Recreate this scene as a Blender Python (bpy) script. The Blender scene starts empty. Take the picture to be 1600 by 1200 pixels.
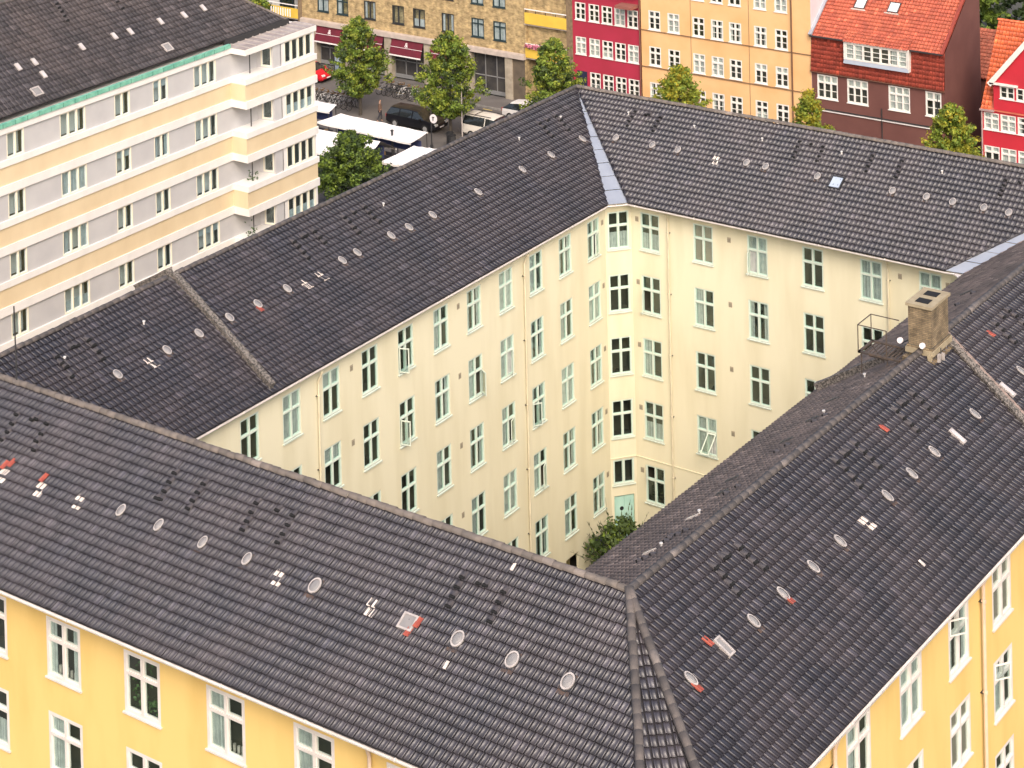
import bpy, math, random
import numpy as np
from mathutils import Matrix, Vector
R_ = math.radians
random.seed(7); rng = np.random.default_rng(11)
SC = bpy.context.scene
COL = SC.collection

# ------------------------------------------------------------------ camera
cam_d = bpy.data.cameras.new('camera'); cam = bpy.data.objects.new('camera', cam_d); COL.objects.link(cam)
CR = Vector((0.82284982, 0.56778534, -0.02319445)); CU = Vector((0.00926034, 0.02741329, 0.99958129)); CB = Vector((0.56818344, -0.82272008, 0.01729914))
M = Matrix.Identity(4)
for i in range(3):
    M[i][0] = CR[i]; M[i][1] = CU[i]; M[i][2] = CB[i]
M[2][3] = 51.5
cam.matrix_world = M
cam_d.sensor_width = 36; cam_d.lens = 74.18; cam_d.shift_y = -0.8593; cam_d.clip_start = 1; cam_d.clip_end = 2500
SC.camera = cam

# ------------------------------------------------------------------ light
SUN_EL, SUN_AZ = R_(42), R_(138)
wd = bpy.data.worlds.new('World'); SC.world = wd; wd.use_nodes = True
nt = wd.node_tree; nt.nodes.clear()
sky = nt.nodes.new('ShaderNodeTexSky'); sky.sky_type = 'NISHITA'; sky.sun_disc = False
sky.sun_elevation = SUN_EL; sky.sun_rotation = SUN_AZ; sky.dust_density = 7; sky.air_density = 1.0; sky.ozone_density = 1.0
bg = nt.nodes.new('ShaderNodeBackground'); bg.inputs['Strength'].default_value = 0.15
wo = nt.nodes.new('ShaderNodeOutputWorld')
nt.links.new(sky.outputs[0], bg.inputs['Color']); nt.links.new(bg.outputs[0], wo.inputs['Surface'])
sl = bpy.data.lights.new('sun', 'SUN'); sl.energy = 0.6; sl.angle = R_(40); sl.color = (1.0, 0.96, 0.92)
so = bpy.data.objects.new('sun', sl); COL.objects.link(so)
sd = Vector((math.sin(SUN_AZ)*math.cos(SUN_EL), math.cos(SUN_AZ)*math.cos(SUN_EL), math.sin(SUN_EL)))
so.rotation_euler = sd.to_track_quat('Z', 'Y').to_euler(); so.location = sd*150
vs = SC.view_settings
vs.view_transform = 'Standard'; vs.look = 'None'; vs.gamma = 1; vs.use_curve_mapping = False; vs.exposure = 0.82

# ------------------------------------------------------------------ materials
MATS = {}
def mat(name, col, rough=0.8, col2=None, scale=1.0, detail=4, bump=0.0, bscale=None, metal=0.0, tone=0.0, spec=0.5, mode='noise', stretch=None, lo=.35, hi=.65):
    """procedural principled material; tone = brightness spread per mesh island / object"""
    if name in MATS: return MATS[name]
    m = bpy.data.materials.new(name); m.use_nodes = True; MATS[name] = m
    n = m.node_tree.nodes; l = m.node_tree.links; b = n['Principled BSDF']
    b.inputs['Roughness'].default_value = rough; b.inputs['Metallic'].default_value = metal
    b.inputs['Specular IOR Level'].default_value = spec
    tc = n.new('ShaderNodeTexCoord'); geo = n.new('ShaderNodeNewGeometry')
    src = geo.outputs['Position']
    if stretch:
        mp = n.new('ShaderNodeMapping'); mp.inputs['Scale'].default_value = stretch; l.new(src, mp.inputs[0]); src = mp.outputs[0]
    out = None
    if col2 is not None:
        t = n.new('ShaderNodeTexNoise'); t.inputs['Scale'].default_value = scale; t.inputs['Detail'].default_value = detail
        l.new(src, t.inputs['Vector'])
        r = n.new('ShaderNodeMapRange'); r.inputs[1].default_value = lo; r.inputs[2].default_value = hi
        l.new(t.outputs[0], r.inputs[0])
        mx = n.new('ShaderNodeMix'); mx.data_type = 'RGBA'
        mx.inputs[6].default_value = (*col, 1); mx.inputs[7].default_value = (*col2, 1); l.new(r.outputs[0], mx.inputs[0])
        out = mx.outputs[2]
    if tone:
        oi = n.new('ShaderNodeObjectInfo')
        ad = n.new('ShaderNodeMath'); ad.operation = 'ADD'; l.new(geo.outputs['Random Per Island'], ad.inputs[0]); l.new(oi.outputs['Random'], ad.inputs[1])
        fr = n.new('ShaderNodeMath'); fr.operation = 'FRACT'; l.new(ad.outputs[0], fr.inputs[0])
        mr = n.new('ShaderNodeMapRange'); mr.inputs[3].default_value = 1-tone; mr.inputs[4].default_value = 1+tone; l.new(fr.outputs[0], mr.inputs[0])
        if 'tile' in name:
            gt = n.new('ShaderNodeMath'); gt.operation = 'GREATER_THAN'; gt.inputs[1].default_value = .975; l.new(fr.outputs[0], gt.inputs[0]); ml = n.new('ShaderNodeMath'); ml.operation = 'MULTIPLY_ADD'; ml.inputs[1].default_value = .45; l.new(gt.outputs[0], ml.inputs[0]); l.new(mr.outputs[0], ml.inputs[2]); mr = ml
        hs = n.new('ShaderNodeHueSaturation')
        if out is not None: l.new(out, hs.inputs['Color'])
        else: hs.inputs['Color'].default_value = (*col, 1)
        l.new(mr.outputs[0], hs.inputs['Value']); out = hs.outputs[0]
    if out is not None: l.new(out, b.inputs['Base Color'])
    else: b.inputs['Base Color'].default_value = (*col, 1)
    if bump:
        t2 = n.new('ShaderNodeTexNoise'); t2.inputs['Scale'].default_value = bscale or scale*6; t2.inputs['Detail'].default_value = 5; l.new(src, t2.inputs['Vector'])
        bp = n.new('ShaderNodeBump'); bp.inputs['Strength'].default_value = bump; bp.inputs['Distance'].default_value = .02
        l.new(t2.outputs[0], bp.inputs['Height']); l.new(bp.outputs[0], b.inputs['Normal'])
    return m

def brickmat(name, c1, c2, mortar, w=.23, h=.065, axis='x'):
    if name in MATS: return MATS[name]
    m = bpy.data.materials.new(name); m.use_nodes = True; MATS[name] = m
    n = m.node_tree.nodes; l = m.node_tree.links; b = n['Principled BSDF']; b.inputs['Roughness'].default_value = .9
    geo = n.new('ShaderNodeNewGeometry'); sp = n.new('ShaderNodeSeparateXYZ'); l.new(geo.outputs['Position'], sp.inputs[0])
    ad = n.new('ShaderNodeMath'); ad.operation = 'ADD'; l.new(sp.outputs[0], ad.inputs[0]); l.new(sp.outputs[1], ad.inputs[1])
    cb = n.new('ShaderNodeCombineXYZ'); l.new(ad.outputs[0], cb.inputs[0]); l.new(sp.outputs[2], cb.inputs[1])
    t = n.new('ShaderNodeTexBrick'); t.inputs['Scale'].default_value = 1; t.inputs['Brick Width'].default_value = w; t.inputs['Row Height'].default_value = h
    t.inputs['Mortar Size'].default_value = .008; t.inputs['Bias'].default_value = 0
    t.inputs['Color1'].default_value = (*c1, 1); t.inputs['Color2'].default_value = (*c2, 1); t.inputs['Mortar'].default_value = (*mortar, 1)
    l.new(cb.outputs[0], t.inputs['Vector'])
    no = n.new('ShaderNodeTexNoise'); no.inputs['Scale'].default_value = 2.3; no.inputs['Detail'].default_value = 7; l.new(geo.outputs['Position'], no.inputs['Vector'])
    mr = n.new('ShaderNodeMapRange'); mr.inputs[1].default_value = .3; mr.inputs[2].default_value = .7; mr.inputs[3].default_value = .55; mr.inputs[4].default_value = 1.35; l.new(no.outputs[0], mr.inputs[0])
    hs = n.new('ShaderNodeHueSaturation'); l.new(t.outputs[0], hs.inputs['Color']); l.new(mr.outputs[0], hs.inputs['Value'])
    l.new(hs.outputs[0], b.inputs['Base Color'])
    bp = n.new('ShaderNodeBump'); bp.inputs['Strength'].default_value = .5; bp.inputs['Distance'].default_value = .01; l.new(t.outputs['Fac'], bp.inputs['Height']); bp.invert = True; l.new(bp.outputs[0], b.inputs['Normal'])
    return m

def glassmat(name, tint=(.75,.8,.8), refl=.12, dark=0.35):
    if name in MATS: return MATS[name]
    m = bpy.data.materials.new(name); m.use_nodes = True; MATS[name] = m
    n = m.node_tree.nodes; l = m.node_tree.links; n.clear()
    o = n.new('ShaderNodeOutputMaterial'); tr = n.new('ShaderNodeBsdfTransparent'); tr.inputs[0].default_value = (*tint, 1)
    g = n.new('ShaderNodeBsdfGlossy'); g.inputs['Roughness'].default_value = .03; g.inputs['Color'].default_value = (.80,.95,.90,1)
    geo = n.new('ShaderNodeNewGeometry'); no = n.new('ShaderNodeTexNoise'); no.inputs['Scale'].default_value = 1.6; l.new(geo.outputs['Position'], no.inputs['Vector'])
    bp = n.new('ShaderNodeBump'); bp.inputs['Strength'].default_value = .12; bp.inputs['Distance'].default_value = .05; l.new(no.outputs[0], bp.inputs['Height']); l.new(bp.outputs[0], g.inputs['Normal'])
    fr = n.new('ShaderNodeFresnel'); fr.inputs['IOR'].default_value = 1.5
    ad = n.new('ShaderNodeMath'); ad.operation = 'ADD'; ad.inputs[1].default_value = refl; ad.use_clamp = True; l.new(fr.outputs[0], ad.inputs[0])
    mx = n.new('ShaderNodeMixShader'); sb = n.new('ShaderNodeMath'); sb.operation = 'SUBTRACT'; sb.inputs[0].default_value = 1; l.new(geo.outputs['Backfacing'], sb.inputs[1]); mu = n.new('ShaderNodeMath'); mu.operation = 'MULTIPLY'; l.new(ad.outputs[0], mu.inputs[0]); l.new(sb.outputs[0], mu.inputs[1]); l.new(mu.outputs[0], mx.inputs[0]); l.new(tr.outputs[0], mx.inputs[1]); l.new(g.outputs[0], mx.inputs[2]); l.new(mx.outputs[0], o.inputs[0])
    return m

TILE = mat('dark roof tile', (.029,.028,.037), .36, (.046,.040,.047), .55, 5, tone=.22, spec=.6, bump=.15, bscale=30)
TILEB = mat('dark roof tile lichen', (.27,.20,.165), .8, (.17,.13,.11), .8, 5, tone=.25)  # lichen brown; colour raised to offset weak light on the inner right slope
RIDGE = mat('ridge tile', (.15,.125,.11), .75, (.09,.078,.072), 3.0, 6, tone=.15, bump=.3, bscale=25)
UNDER = mat('roof underlay', (.02,.018,.02), .9)
CREAM = mat('cream render', (.685,.635,.465), .85, (.60,.545,.375), 1.1, 6, bump=.15, bscale=9, stretch=(1,1,.16), lo=.42, hi=.78)
YELLOW = mat('yellow render', (.72,.50,.18), .85, (.62,.415,.13), .9, 6, bump=.15, bscale=9, stretch=(1,1,.3), lo=.42, hi=.8)
WHITE = mat('white paint', (.74,.71,.67), .6, (.66,.63,.59), 2.0)
MINT = mat('mint paint', (.46,.60,.52), .5, (.54,.66,.58), 2.0)
MINTW = mat('pale mint paint', (.62,.67,.59), .5, (.55,.61,.53), 2.0)
PINKW = mat('warm white paint', (.68,.63,.60), .55, (.60,.55,.52), 2.5)
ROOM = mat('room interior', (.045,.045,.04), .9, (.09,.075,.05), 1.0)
CURT = mat('curtain cloth', (.50,.50,.48), .9, (.38,.39,.38), 4.0, tone=.2)
BLIND = mat('roller blind', (.32,.25,.20), .9, (.28,.22,.18), 2)
GLASS = glassmat('window glass', (.88,.93,.92), .10)
GLASSB = glassmat('window glass bluish', (.85,.92,.95), .12)
METAL = mat('zinc sheet', (.46,.49,.545), .45, (.40,.43,.49), 1.2, 5, metal=.5)
DARKM = mat('dark metal', (.03,.03,.032), .5)
BLACK = mat('black opening', (.006,.006,.007), .9)
PIPE = mat('cream pipe', (.66,.59,.43), .5, (.57,.50,.36), 2)
PIPEP = mat('pale pink pipe', (.66,.50,.38), .5, (.58,.44,.34), 2)
STONE = mat('speckled coping', (.20,.175,.155), .95, (.055,.05,.046), 14, 5, bump=.5, bscale=30, lo=.42, hi=.58)
BRICKC = brickmat('chimney brick', (.28,.205,.12), (.19,.14,.085), (.10,.085,.06))

# ------------------------------------------------------------------ object helpers
WM = {}
def tag(o, label=None, cat=None, group=None, kind=None):
    if label: o['label'] = label
    if cat: o['category'] = cat
    if group: o['group'] = group
    if kind: o['kind'] = kind
    return o
def link(o, parent=None, m=None):
    COL.objects.link(o); m = m or Matrix.Identity(4); WM[o.name] = m
    if parent is not None:
        o.parent = parent; o.matrix_parent_inverse = WM[parent.name].inverted()
    o.matrix_basis = m
    return o
def empty(name, loc, label, cat, group=None, rz=0):
    o = bpy.data.objects.new(name, None); o.empty_display_size = .5
    link(o, None, Matrix.Translation(loc) @ Matrix.Rotation(rz, 4, 'Z')); return tag(o, label, cat, group)
def inst(name, mesh, parent=None, m=None): return link(bpy.data.objects.new(name, mesh), parent, m)
class MB:
    def __init__(s): s.v = []; s.f = []; s.m = []; s.mats = []
    def mi(s, mt):
        if mt not in s.mats: s.mats.append(mt)
        return s.mats.index(mt)
    def poly(s, pts, mt):
        b = len(s.v); s.v += [tuple(p) for p in pts]; s.f.append(tuple(range(b, b+len(pts)))); s.m.append(s.mi(mt))
    def box(s, a, b, mt, M=None, skip=()):
        x0,y0,z0 = a; x1,y1,z1 = b
        p = [(x0,y0,z0),(x1,y0,z0),(x1,y1,z0),(x0,y1,z0),(x0,y0,z1),(x1,y0,z1),(x1,y1,z1),(x0,y1,z1)]
        if M is not None: p = [tuple(M @ Vector(q)) for q in p]
        k = len(s.v); s.v += p
        for i, f in enumerate(((0,3,2,1),(4,5,6,7),(0,1,5,4),(1,2,6,5),(2,3,7,6),(3,0,4,7))):
            if i in skip: continue
            s.f.append(tuple(k+j for j in f)); s.m.append(s.mi(mt))
    def beam(s, p, q, w, h, mt, up=(0,0,1)):
        p = Vector(p); q = Vector(q); d = q-p; L = d.length; d.normalize(); u = Vector(up); x = d.cross(u)
        if x.length < 1e-4: x = d.cross(Vector((1,0,0)))
        x.normalize(); z = x.cross(d)
        M = Matrix((( x[0],d[0],z[0],p[0]),(x[1],d[1],z[1],p[1]),(x[2],d[2],z[2],p[2]),(0,0,0,1)))
        s.box((-w/2,0,-h/2),(w/2,L,h/2), mt, M)
    def tube(s, p, q, r, mt, n=8, r2=None, cap=True):
        p = Vector(p); q = Vector(q); d = (q-p).normalized(); a = d.orthogonal().normalized(); b = d.cross(a); r2 = r if r2 is None else r2
        k = len(s.v)
        for c, rr in ((p, r), (q, r2)):
            for i in range(n):
                t = 2*math.pi*i/n; s.v.append(tuple(c + (a*math.cos(t)+b*math.sin(t))*rr))
        for i in range(n):
            j = (i+1) % n; s.f.append((k+i,k+j,k+n+j,k+n+i)); s.m.append(s.mi(mt))
        if cap:
            s.f.append(tuple(k+n+i for i in range(n))); s.m.append(s.mi(mt)); s.f.append(tuple(k+i for i in reversed(range(n)))); s.m.append(s.mi(mt))
    def prism(s, prof, M, t, mt):  # prof = list of (x,z) ; extruded along local y 0..t
        n = len(prof); k = len(s.v)
        s.v += [tuple(M @ Vector((x,0,z))) for x,z in prof] + [tuple(M @ Vector((x,t,z))) for x,z in prof]
        s.f.append(tuple(k+i for i in range(n))); s.m.append(s.mi(mt)); s.f.append(tuple(k+n+i for i in reversed(range(n)))); s.m.append(s.mi(mt))
        for i in range(n):
            j = (i+1) % n; s.f.append((k+i,k+n+i,k+n+j,k+j)); s.m.append(s.mi(mt))
    def mesh(s, name, smooth=False):
        me = bpy.data.meshes.new(name); me.from_pydata(s.v, [], s.f)
        for m in s.mats: me.materials.append(m)
        me.polygons.foreach_set('material_index', s.m)
        if smooth: me.polygons.foreach_set('use_smooth', [True]*len(s.f))
        me.update(); return me
    def build(s, name, parent=None, m=None, smooth=False): return inst(name, s.mesh(name, smooth), parent, m)
def npmesh(name, V, F, mats, smooth=False):
    me = bpy.data.meshes.new(name); nv = len(V); nf = len(F); w = F.shape[1]
    me.vertices.add(nv); me.vertices.foreach_set('co', V.astype(np.float32).ravel())
    me.loops.add(nf*w); me.loops.foreach_set('vertex_index', F.astype(np.int32).ravel())
    me.polygons.add(nf); me.polygons.foreach_set('loop_start', np.arange(nf, dtype=np.int32)*w)
    for m in mats: me.materials.append(m)
    me.update(calc_edges=True)
    if smooth: me.polygons.foreach_set('use_smooth', np.ones(nf, bool))
    return me
class Fr:
    """a facade frame: x along the wall, y inward, z up"""
    def __init__(s, a, b):
        a = Vector((a[0],a[1],0)); b = Vector((b[0],b[1],0)); s.L = (b-a).length; u = (b-a).normalized(); s.a = a; s.u = u; i = Vector((0,0,1)).cross(u)
        s.M = Matrix(((u[0],i[0],0,a[0]),(u[1],i[1],0,a[1]),(0,0,1,0),(0,0,0,1)))
    def at(s, x, y, z): return s.M @ Matrix.Translation((x,y,z))
def wall(mb, fr, x0, x1, z0, z1, holes, mt, rev=.12, y=0):
    """wall skin with window openings and their reveals; top may be capped elsewhere"""
    xs = sorted({x0,x1,*[v for h in holes for v in (h[0],h[1])]}); zs = sorted({z0,z1,*[v for h in holes for v in (h[2],h[3])]})
    P = lambda a,b,c: fr.M @ Vector((a,b+y,c))
    for i in range(len(zs)-1):
        run = None
        for j in range(len(xs)-1):
            cx=(xs[j]+xs[j+1])/2; cz=(zs[i]+zs[i+1])/2
            inh = any(h[0]<cx<h[1] and h[2]<cz<h[3] for h in holes)
            if not inh: run = xs[j] if run is None else run
            if run is not None and (inh or j == len(xs)-2):
                e = xs[j] if inh else xs[j+1]
                mb.poly([P(run,0,zs[i]),P(e,0,zs[i]),P(e,0,zs[i+1]),P(run,0,zs[i+1])], mt); run = None
    for h in holes:
        a,b,c,d = h
        mb.poly([P(a,0,c),P(a,rev,c),P(a,rev,d),P(a,0,d)], mt); mb.poly([P(b,0,c),P(b,0,d),P(b,rev,d),P(b,rev,c)], mt)
        mb.poly([P(a,0,d),P(a,rev,d),P(b,rev,d),P(b,0,d)], mt); mb.poly([P(a,0,c),P(b,0,c),P(b,rev,c),P(a,rev,c)], mt)

# ------------------------------------------------------------------ windows
WT = {}
def wtype(key, w, h, tr=None, cols=2, cas=.06, mul=.07, m1=None, m2=None, bars=0, tbars=0, sill=.05, glass=None, y0=.02, single=False, room=.7, st=.035):
    if key in WT: return WT[key]
    m1 = m1 or MINTW; m2 = m2 or MINT; glass = glass or GLASS
    b = MB()
    # casing ring
    b.box((-w/2,y0,0),(-w/2+cas,.13,h),m1); b.box((w/2-cas,y0,0),(w/2,.13,h),m1)
    b.box((-w/2+cas,y0,0),(w/2-cas,.13,cas),m1); b.box((-w/2+cas,y0,h-cas),(w/2-cas,.13,h),m1)
    zs = [cas, h-cas] if not tr else [cas, tr-mul/2, tr+mul/2, h-cas]
    iw = w-2*cas; pw = (iw-(cols-1)*mul)/cols; panes = []
    for c in range(1, cols):
        x = -w/2+cas+c*pw+(c-1)*mul; b.box((x,y0-.01,cas),(x+mul,.125,h-cas),m1)
    if tr: b.box((-w/2+cas,y0-.015,tr-mul/2),(w/2-cas,.12,tr+mul/2),m1)
    for c in range(cols):
        xa = -w/2+cas+c*(pw+mul); xb = xa+pw
        for r in range(0, len(zs), 2):
            za, zb = zs[r], zs[r+1]
            if st:
                b.box((xa,y0+.02,za),(xa+st,.11,zb),m2); b.box((xb-st,y0+.02,za),(xb,.11,zb),m2); b.box((xa+st,y0+.02,za),(xb-st,.11,za+st),m2); b.box((xa+st,y0+.02,zb-st),(xb-st,.11,zb),m2)
            nb = bars if r == 0 else tbars
            for k in range(nb):
                zz = za+st+(zb-za-2*st)*(k+1)/(nb+1); b.box((xa+st,y0+.02,zz-.016),(xb-st,.09,zz+.016),m1)
            panes.append((xa+st,xb-st,za+st,zb-st))
    if sill: b.box((-w/2-.05,-.07,-sill),(w/2+.05,.12,0),m1)
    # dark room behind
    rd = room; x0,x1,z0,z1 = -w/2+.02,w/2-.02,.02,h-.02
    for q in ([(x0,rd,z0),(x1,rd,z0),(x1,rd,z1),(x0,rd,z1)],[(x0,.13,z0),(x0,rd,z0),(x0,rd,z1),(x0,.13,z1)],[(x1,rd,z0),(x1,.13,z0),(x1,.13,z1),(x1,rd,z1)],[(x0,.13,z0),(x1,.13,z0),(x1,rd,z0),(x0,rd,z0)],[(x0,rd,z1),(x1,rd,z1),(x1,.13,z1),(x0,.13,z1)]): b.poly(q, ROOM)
    fm = b.mesh('window_frame'); pl = []
    if single:
        p = MB()
        for (a,c,d,e) in panes: p.poly([(a,.075,d),(c,.075,d),(c,.075,e),(a,.075,e)], glass)
        pl.append((p.mesh('pane'), Vector((0,0,0))))
    else:
        cache = {}
        for (a,c,d,e) in panes:
            k = (round(c-a,3), round(e-d,3))
            if k not in cache:
                p = MB(); p.box((-k[0]/2,0,-k[1]/2),(k[0]/2,.008,k[1]/2), glass); cache[k] = p.mesh('pane')
            pl.append((cache[k], Vector(((a+c)/2,.07,(d+e)/2))))
    WT[key] = (fm, pl, panes, w, h); return WT[key]
CM = {}
def curtain_mesh(w, h, style):
    k = (round(w,2), round(h,2), style)
    if k in CM: return CM[k]
    b = MB(); n = 14
    def strip(a, c, z0, z1, mt, amp=.012):
        m = max(3, int((c-a)/.05))
        for i in range(m):
            xa = a+(c-a)*i/m; xb = a+(c-a)*(i+1)/m; ya = amp*math.sin(i*2.3); yb = amp*math.sin((i+1)*2.3)
            b.poly([(xa,.10+ya,z0),(xb,.10+yb,z0),(xb,.10+yb,z1),(xa,.10+ya,z1)], mt)
    if style == 'sides': strip(-w/2+.04,-w/2+.26*w,.03,h-.04,CURT); strip(w/2-.26*w,w/2-.04,.03,h-.04,CURT)
    elif style == 'full': strip(-w/2+.04,w/2-.04,.03,h-.04,CURT)
    elif style == 'low': strip(-w/2+.04,w/2-.04,.03,h*.45,CURT)
    elif style == 'top': strip(-w/2+.04,w/2-.04,h*.62,h-.04,CURT,0)
    elif style == 'left': strip(-w/2+.04,-w/2+.40*w,.03,h-.04,CURT)
    elif style == 'blind': strip(-w/2+.04,w/2-.04,.03,h-.04,BLIND,0)
    CM[k] = b.mesh('curtain'); return CM[k]
def sash_mesh(w, h, m1, glass):
    k = ('sash', round(w,2), round(h,2), m1.name)
    if k in CM: return CM[k]
    b = MB(); t = .045
    b.box((0,0,0),(t,.035,h),m1); b.box((w-t,0,0),(w,.035,h),m1); b.box((t,0,0),(w-t,.035,t),m1); b.box((t,0,h-t),(w-t,.035,h),m1)
    b.box((t,.012,t),(w-t,.02,h-t),glass); CM[k] = b.mesh('open_sash'); return CM[k]
def window(parent, fr, x, z, wt, curtain=None, opened=None, name='window', label=None, y=0):
    fm, pl, panes, w, h = wt
    m = fr.at(x, y, z); o = inst(name, fm, parent, m)
    if label: o['label'] = label
    for i, (pm, off) in enumerate(pl):
        if opened is not None and i == opened[0]: continue
        inst('pane', pm, o, m @ Matrix.Translation(off))
    if curtain: inst('curtain', curtain_mesh(w, h, curtain), o, m)
    if opened is not None:
        i, side, ang = opened; a,c,d,e = panes[i]; sw, sh = c-a+.05, e-d+.05
        sm = sash_mesh(sw, sh, WHITE if wt[0].materials[0] is PINKW else MINTW, GLASS)
        if side == 'l': mm = m @ Matrix.Translation((a-.02,.0,d-.02)) @ Matrix.Rotation(-R_(ang),4,'Z')
        elif side == 'r': mm = m @ Matrix.Translation((c+.02,.0,d-.02)) @ Matrix.Rotation(R_(ang),4,'Z') @ Matrix.Translation((-sw,0,0))
        else: mm = m @ Matrix.Translation((a-.02,.0,e+.02)) @ Matrix.Rotation(-R_(ang),4,'X') @ Matrix.Translation((0,0,-sh))
        inst('open_sash', sm, o, mm)
    return o
def hole(x, z, wt): return (x-wt[3]/2, x+wt[3]/2, z, z+wt[4])

# ================================================================== ROOF TILES
TW, GA = .215, .325
PX = np.array([0,.008,.026,.048,.068,.145,.177,.183]); PZ = np.array([-.010,.026,.042,.036,.016,.010,.016,-.006])
PX2 = np.array([0,.03,.06,.09,.12,.16,.19,.225]); PZ2 = np.array([.0,.020,.034,.032,.020,.008,.002,.0])
def tile_local(PX=PX, PZ=PZ, LF=.056):
    """one pantile in (u,v,n): top edge v=0, bottom v=GA+.03"""
    n = len(PX); V = []
    for v, lift in ((-.01, .000), (GA+.012, LF)):
        for x, z in zip(PX, PZ): V.append((x, v, z+lift))
    for x, z in zip(PX, PZ): V.append((x, GA+.012, z+lift-.010))
    F = []
    for i in range(n-1):
        F.append((i, i+n, i+n+1, i+1)); F.append((i+n, i+2*n, i+2*n+1, i+n+1))
    return np.array(V), np.array(F)
TV, TF = tile_local(); TV2, _ = tile_local(PX2, PZ2, .03); TV3, _ = tile_local(np.array([0,.022,.05,.08,.105,.16,.19,.20]), np.array([-.012,.040,.052,.030,.004,-.004,.004,-.012]), .046)
def tmesh(name, m):
    me = npmesh(name, TV*np.array([1,-1,1]), TF, [m]); return me
CAMP = np.array([0,0,51.5]); FP = 3296.9
_R = np.array(CR); _D = -np.array(CU); _F = -np.array(CB)
def project(P):
    q = np.asarray(P)-CAMP; d = q@_F; return np.stack([800+FP*(q@_R)/d, -774.9+FP*(q@_D)/d, d], -1)
class Slope:
    def __init__(s, A, B, P, run, drop, off=0.0):
        A = np.array(A, float); B = np.array(B, float); s.A = A; s.L = np.linalg.norm(B-A); s.u = (B-A)/s.L
        P = np.array([P[0],P[1],0.]); P -= P@s.u*s.u; P /= np.linalg.norm(P)
        D = P*run+np.array([0,0,-drop]); s.V = np.linalg.norm(D); s.d = D/s.V; s.run = run
        n = np.cross(s.u, s.d); s.n = n*np.sign(n[2]); s.A = A+s.n*off; s.cos = run/s.V
    def pt(s, u, v, n=0): return s.A+s.u*u+s.d*v+s.n*n
    def uv(s, P): q = np.array(P)-s.A; return q@s.u, q@s.d
    def M(s, u, v, n=0, flip=False):  # x=u, y=-d (up slope), z=n
        p = s.pt(u,v,n); x = s.u; y = -s.d; z = s.n
        if np.cross(x,y)@z < 0: x = -x
        return Matrix(((x[0],y[0],z[0],p[0]),(x[1],y[1],z[1],p[1]),(x[2],y[2],z[2],p[2]),(0,0,0,1)))
def lay(s, kl, kr, skip=None, g=GA, w=TW, u0=0., u1=None, vmax=None):
    """list of tile positions; kl/kr = how much the left / right end moves per metre of horizontal run (left: start = kl*h, right: end = L+kr*h)"""
    vmax = vmax or s.V; u1 = s.L if u1 is None else u1
    rows = int(round((vmax-.03)/g)); g = (vmax-.03)/rows; T = []
    lo = min(0, kl*s.run)+u0; hi = u1+max(0, kr*s.run); nu = int((hi-lo)/w)+1
    for j in range(rows):
        v = j*g; h0 = v*s.cos; h1 = (v+g)*s.cos
        for i in range(nu):
            u = lo+i*w
            a = u0+min(kl*h0, kl*h1); b = u1+max(kr*h0, kr*h1)
            if u+w < a or u > b: continue
            if skip is not None and skip(u+w/2, v+g/2): continue
            T.append((u, v))
    return np.array(T), g
def tiles_to_mesh(name, s, T, g, kl, kr, u0, u1, m, w=TW, parent=None, pat=(TV,TF)):
    tv, tf = pat; n = len(T); k = len(tv); r = np.random.default_rng(len(T))
    sc = w/TW; L = np.repeat(tv[None], n, 0).copy(); L[:,:,0] *= sc; L[:,:,1] *= g/GA
    L[:,:,1] += r.normal(0,.006,(n,1)); L[:,:,2] += r.normal(0,.003,(n,1)); L[:,:,0] += r.normal(0,.003,(n,1))
    U = L[:,:,0]+T[:,None,0]; V = L[:,:,1]+T[:,None,1]
    h = np.clip(V,0,s.V)*s.cos; U = np.minimum(np.maximum(U, u0+kl*h), u1+kr*h)
    P = s.A+U[...,None]*s.u+V[...,None]*s.d+L[:,:,2:3]*s.n
    F = (tf[None]+(np.arange(n)*k)[:,None,None]).reshape(-1,4)
    if np.cross(s.u,s.d)@s.n > 0: pass
    else: F = F[:,::-1]
    me = npmesh(name, P.reshape(-1,3), F, [m]); o = inst(name, me, parent); o['kind'] = 'stuff'; return o

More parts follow.
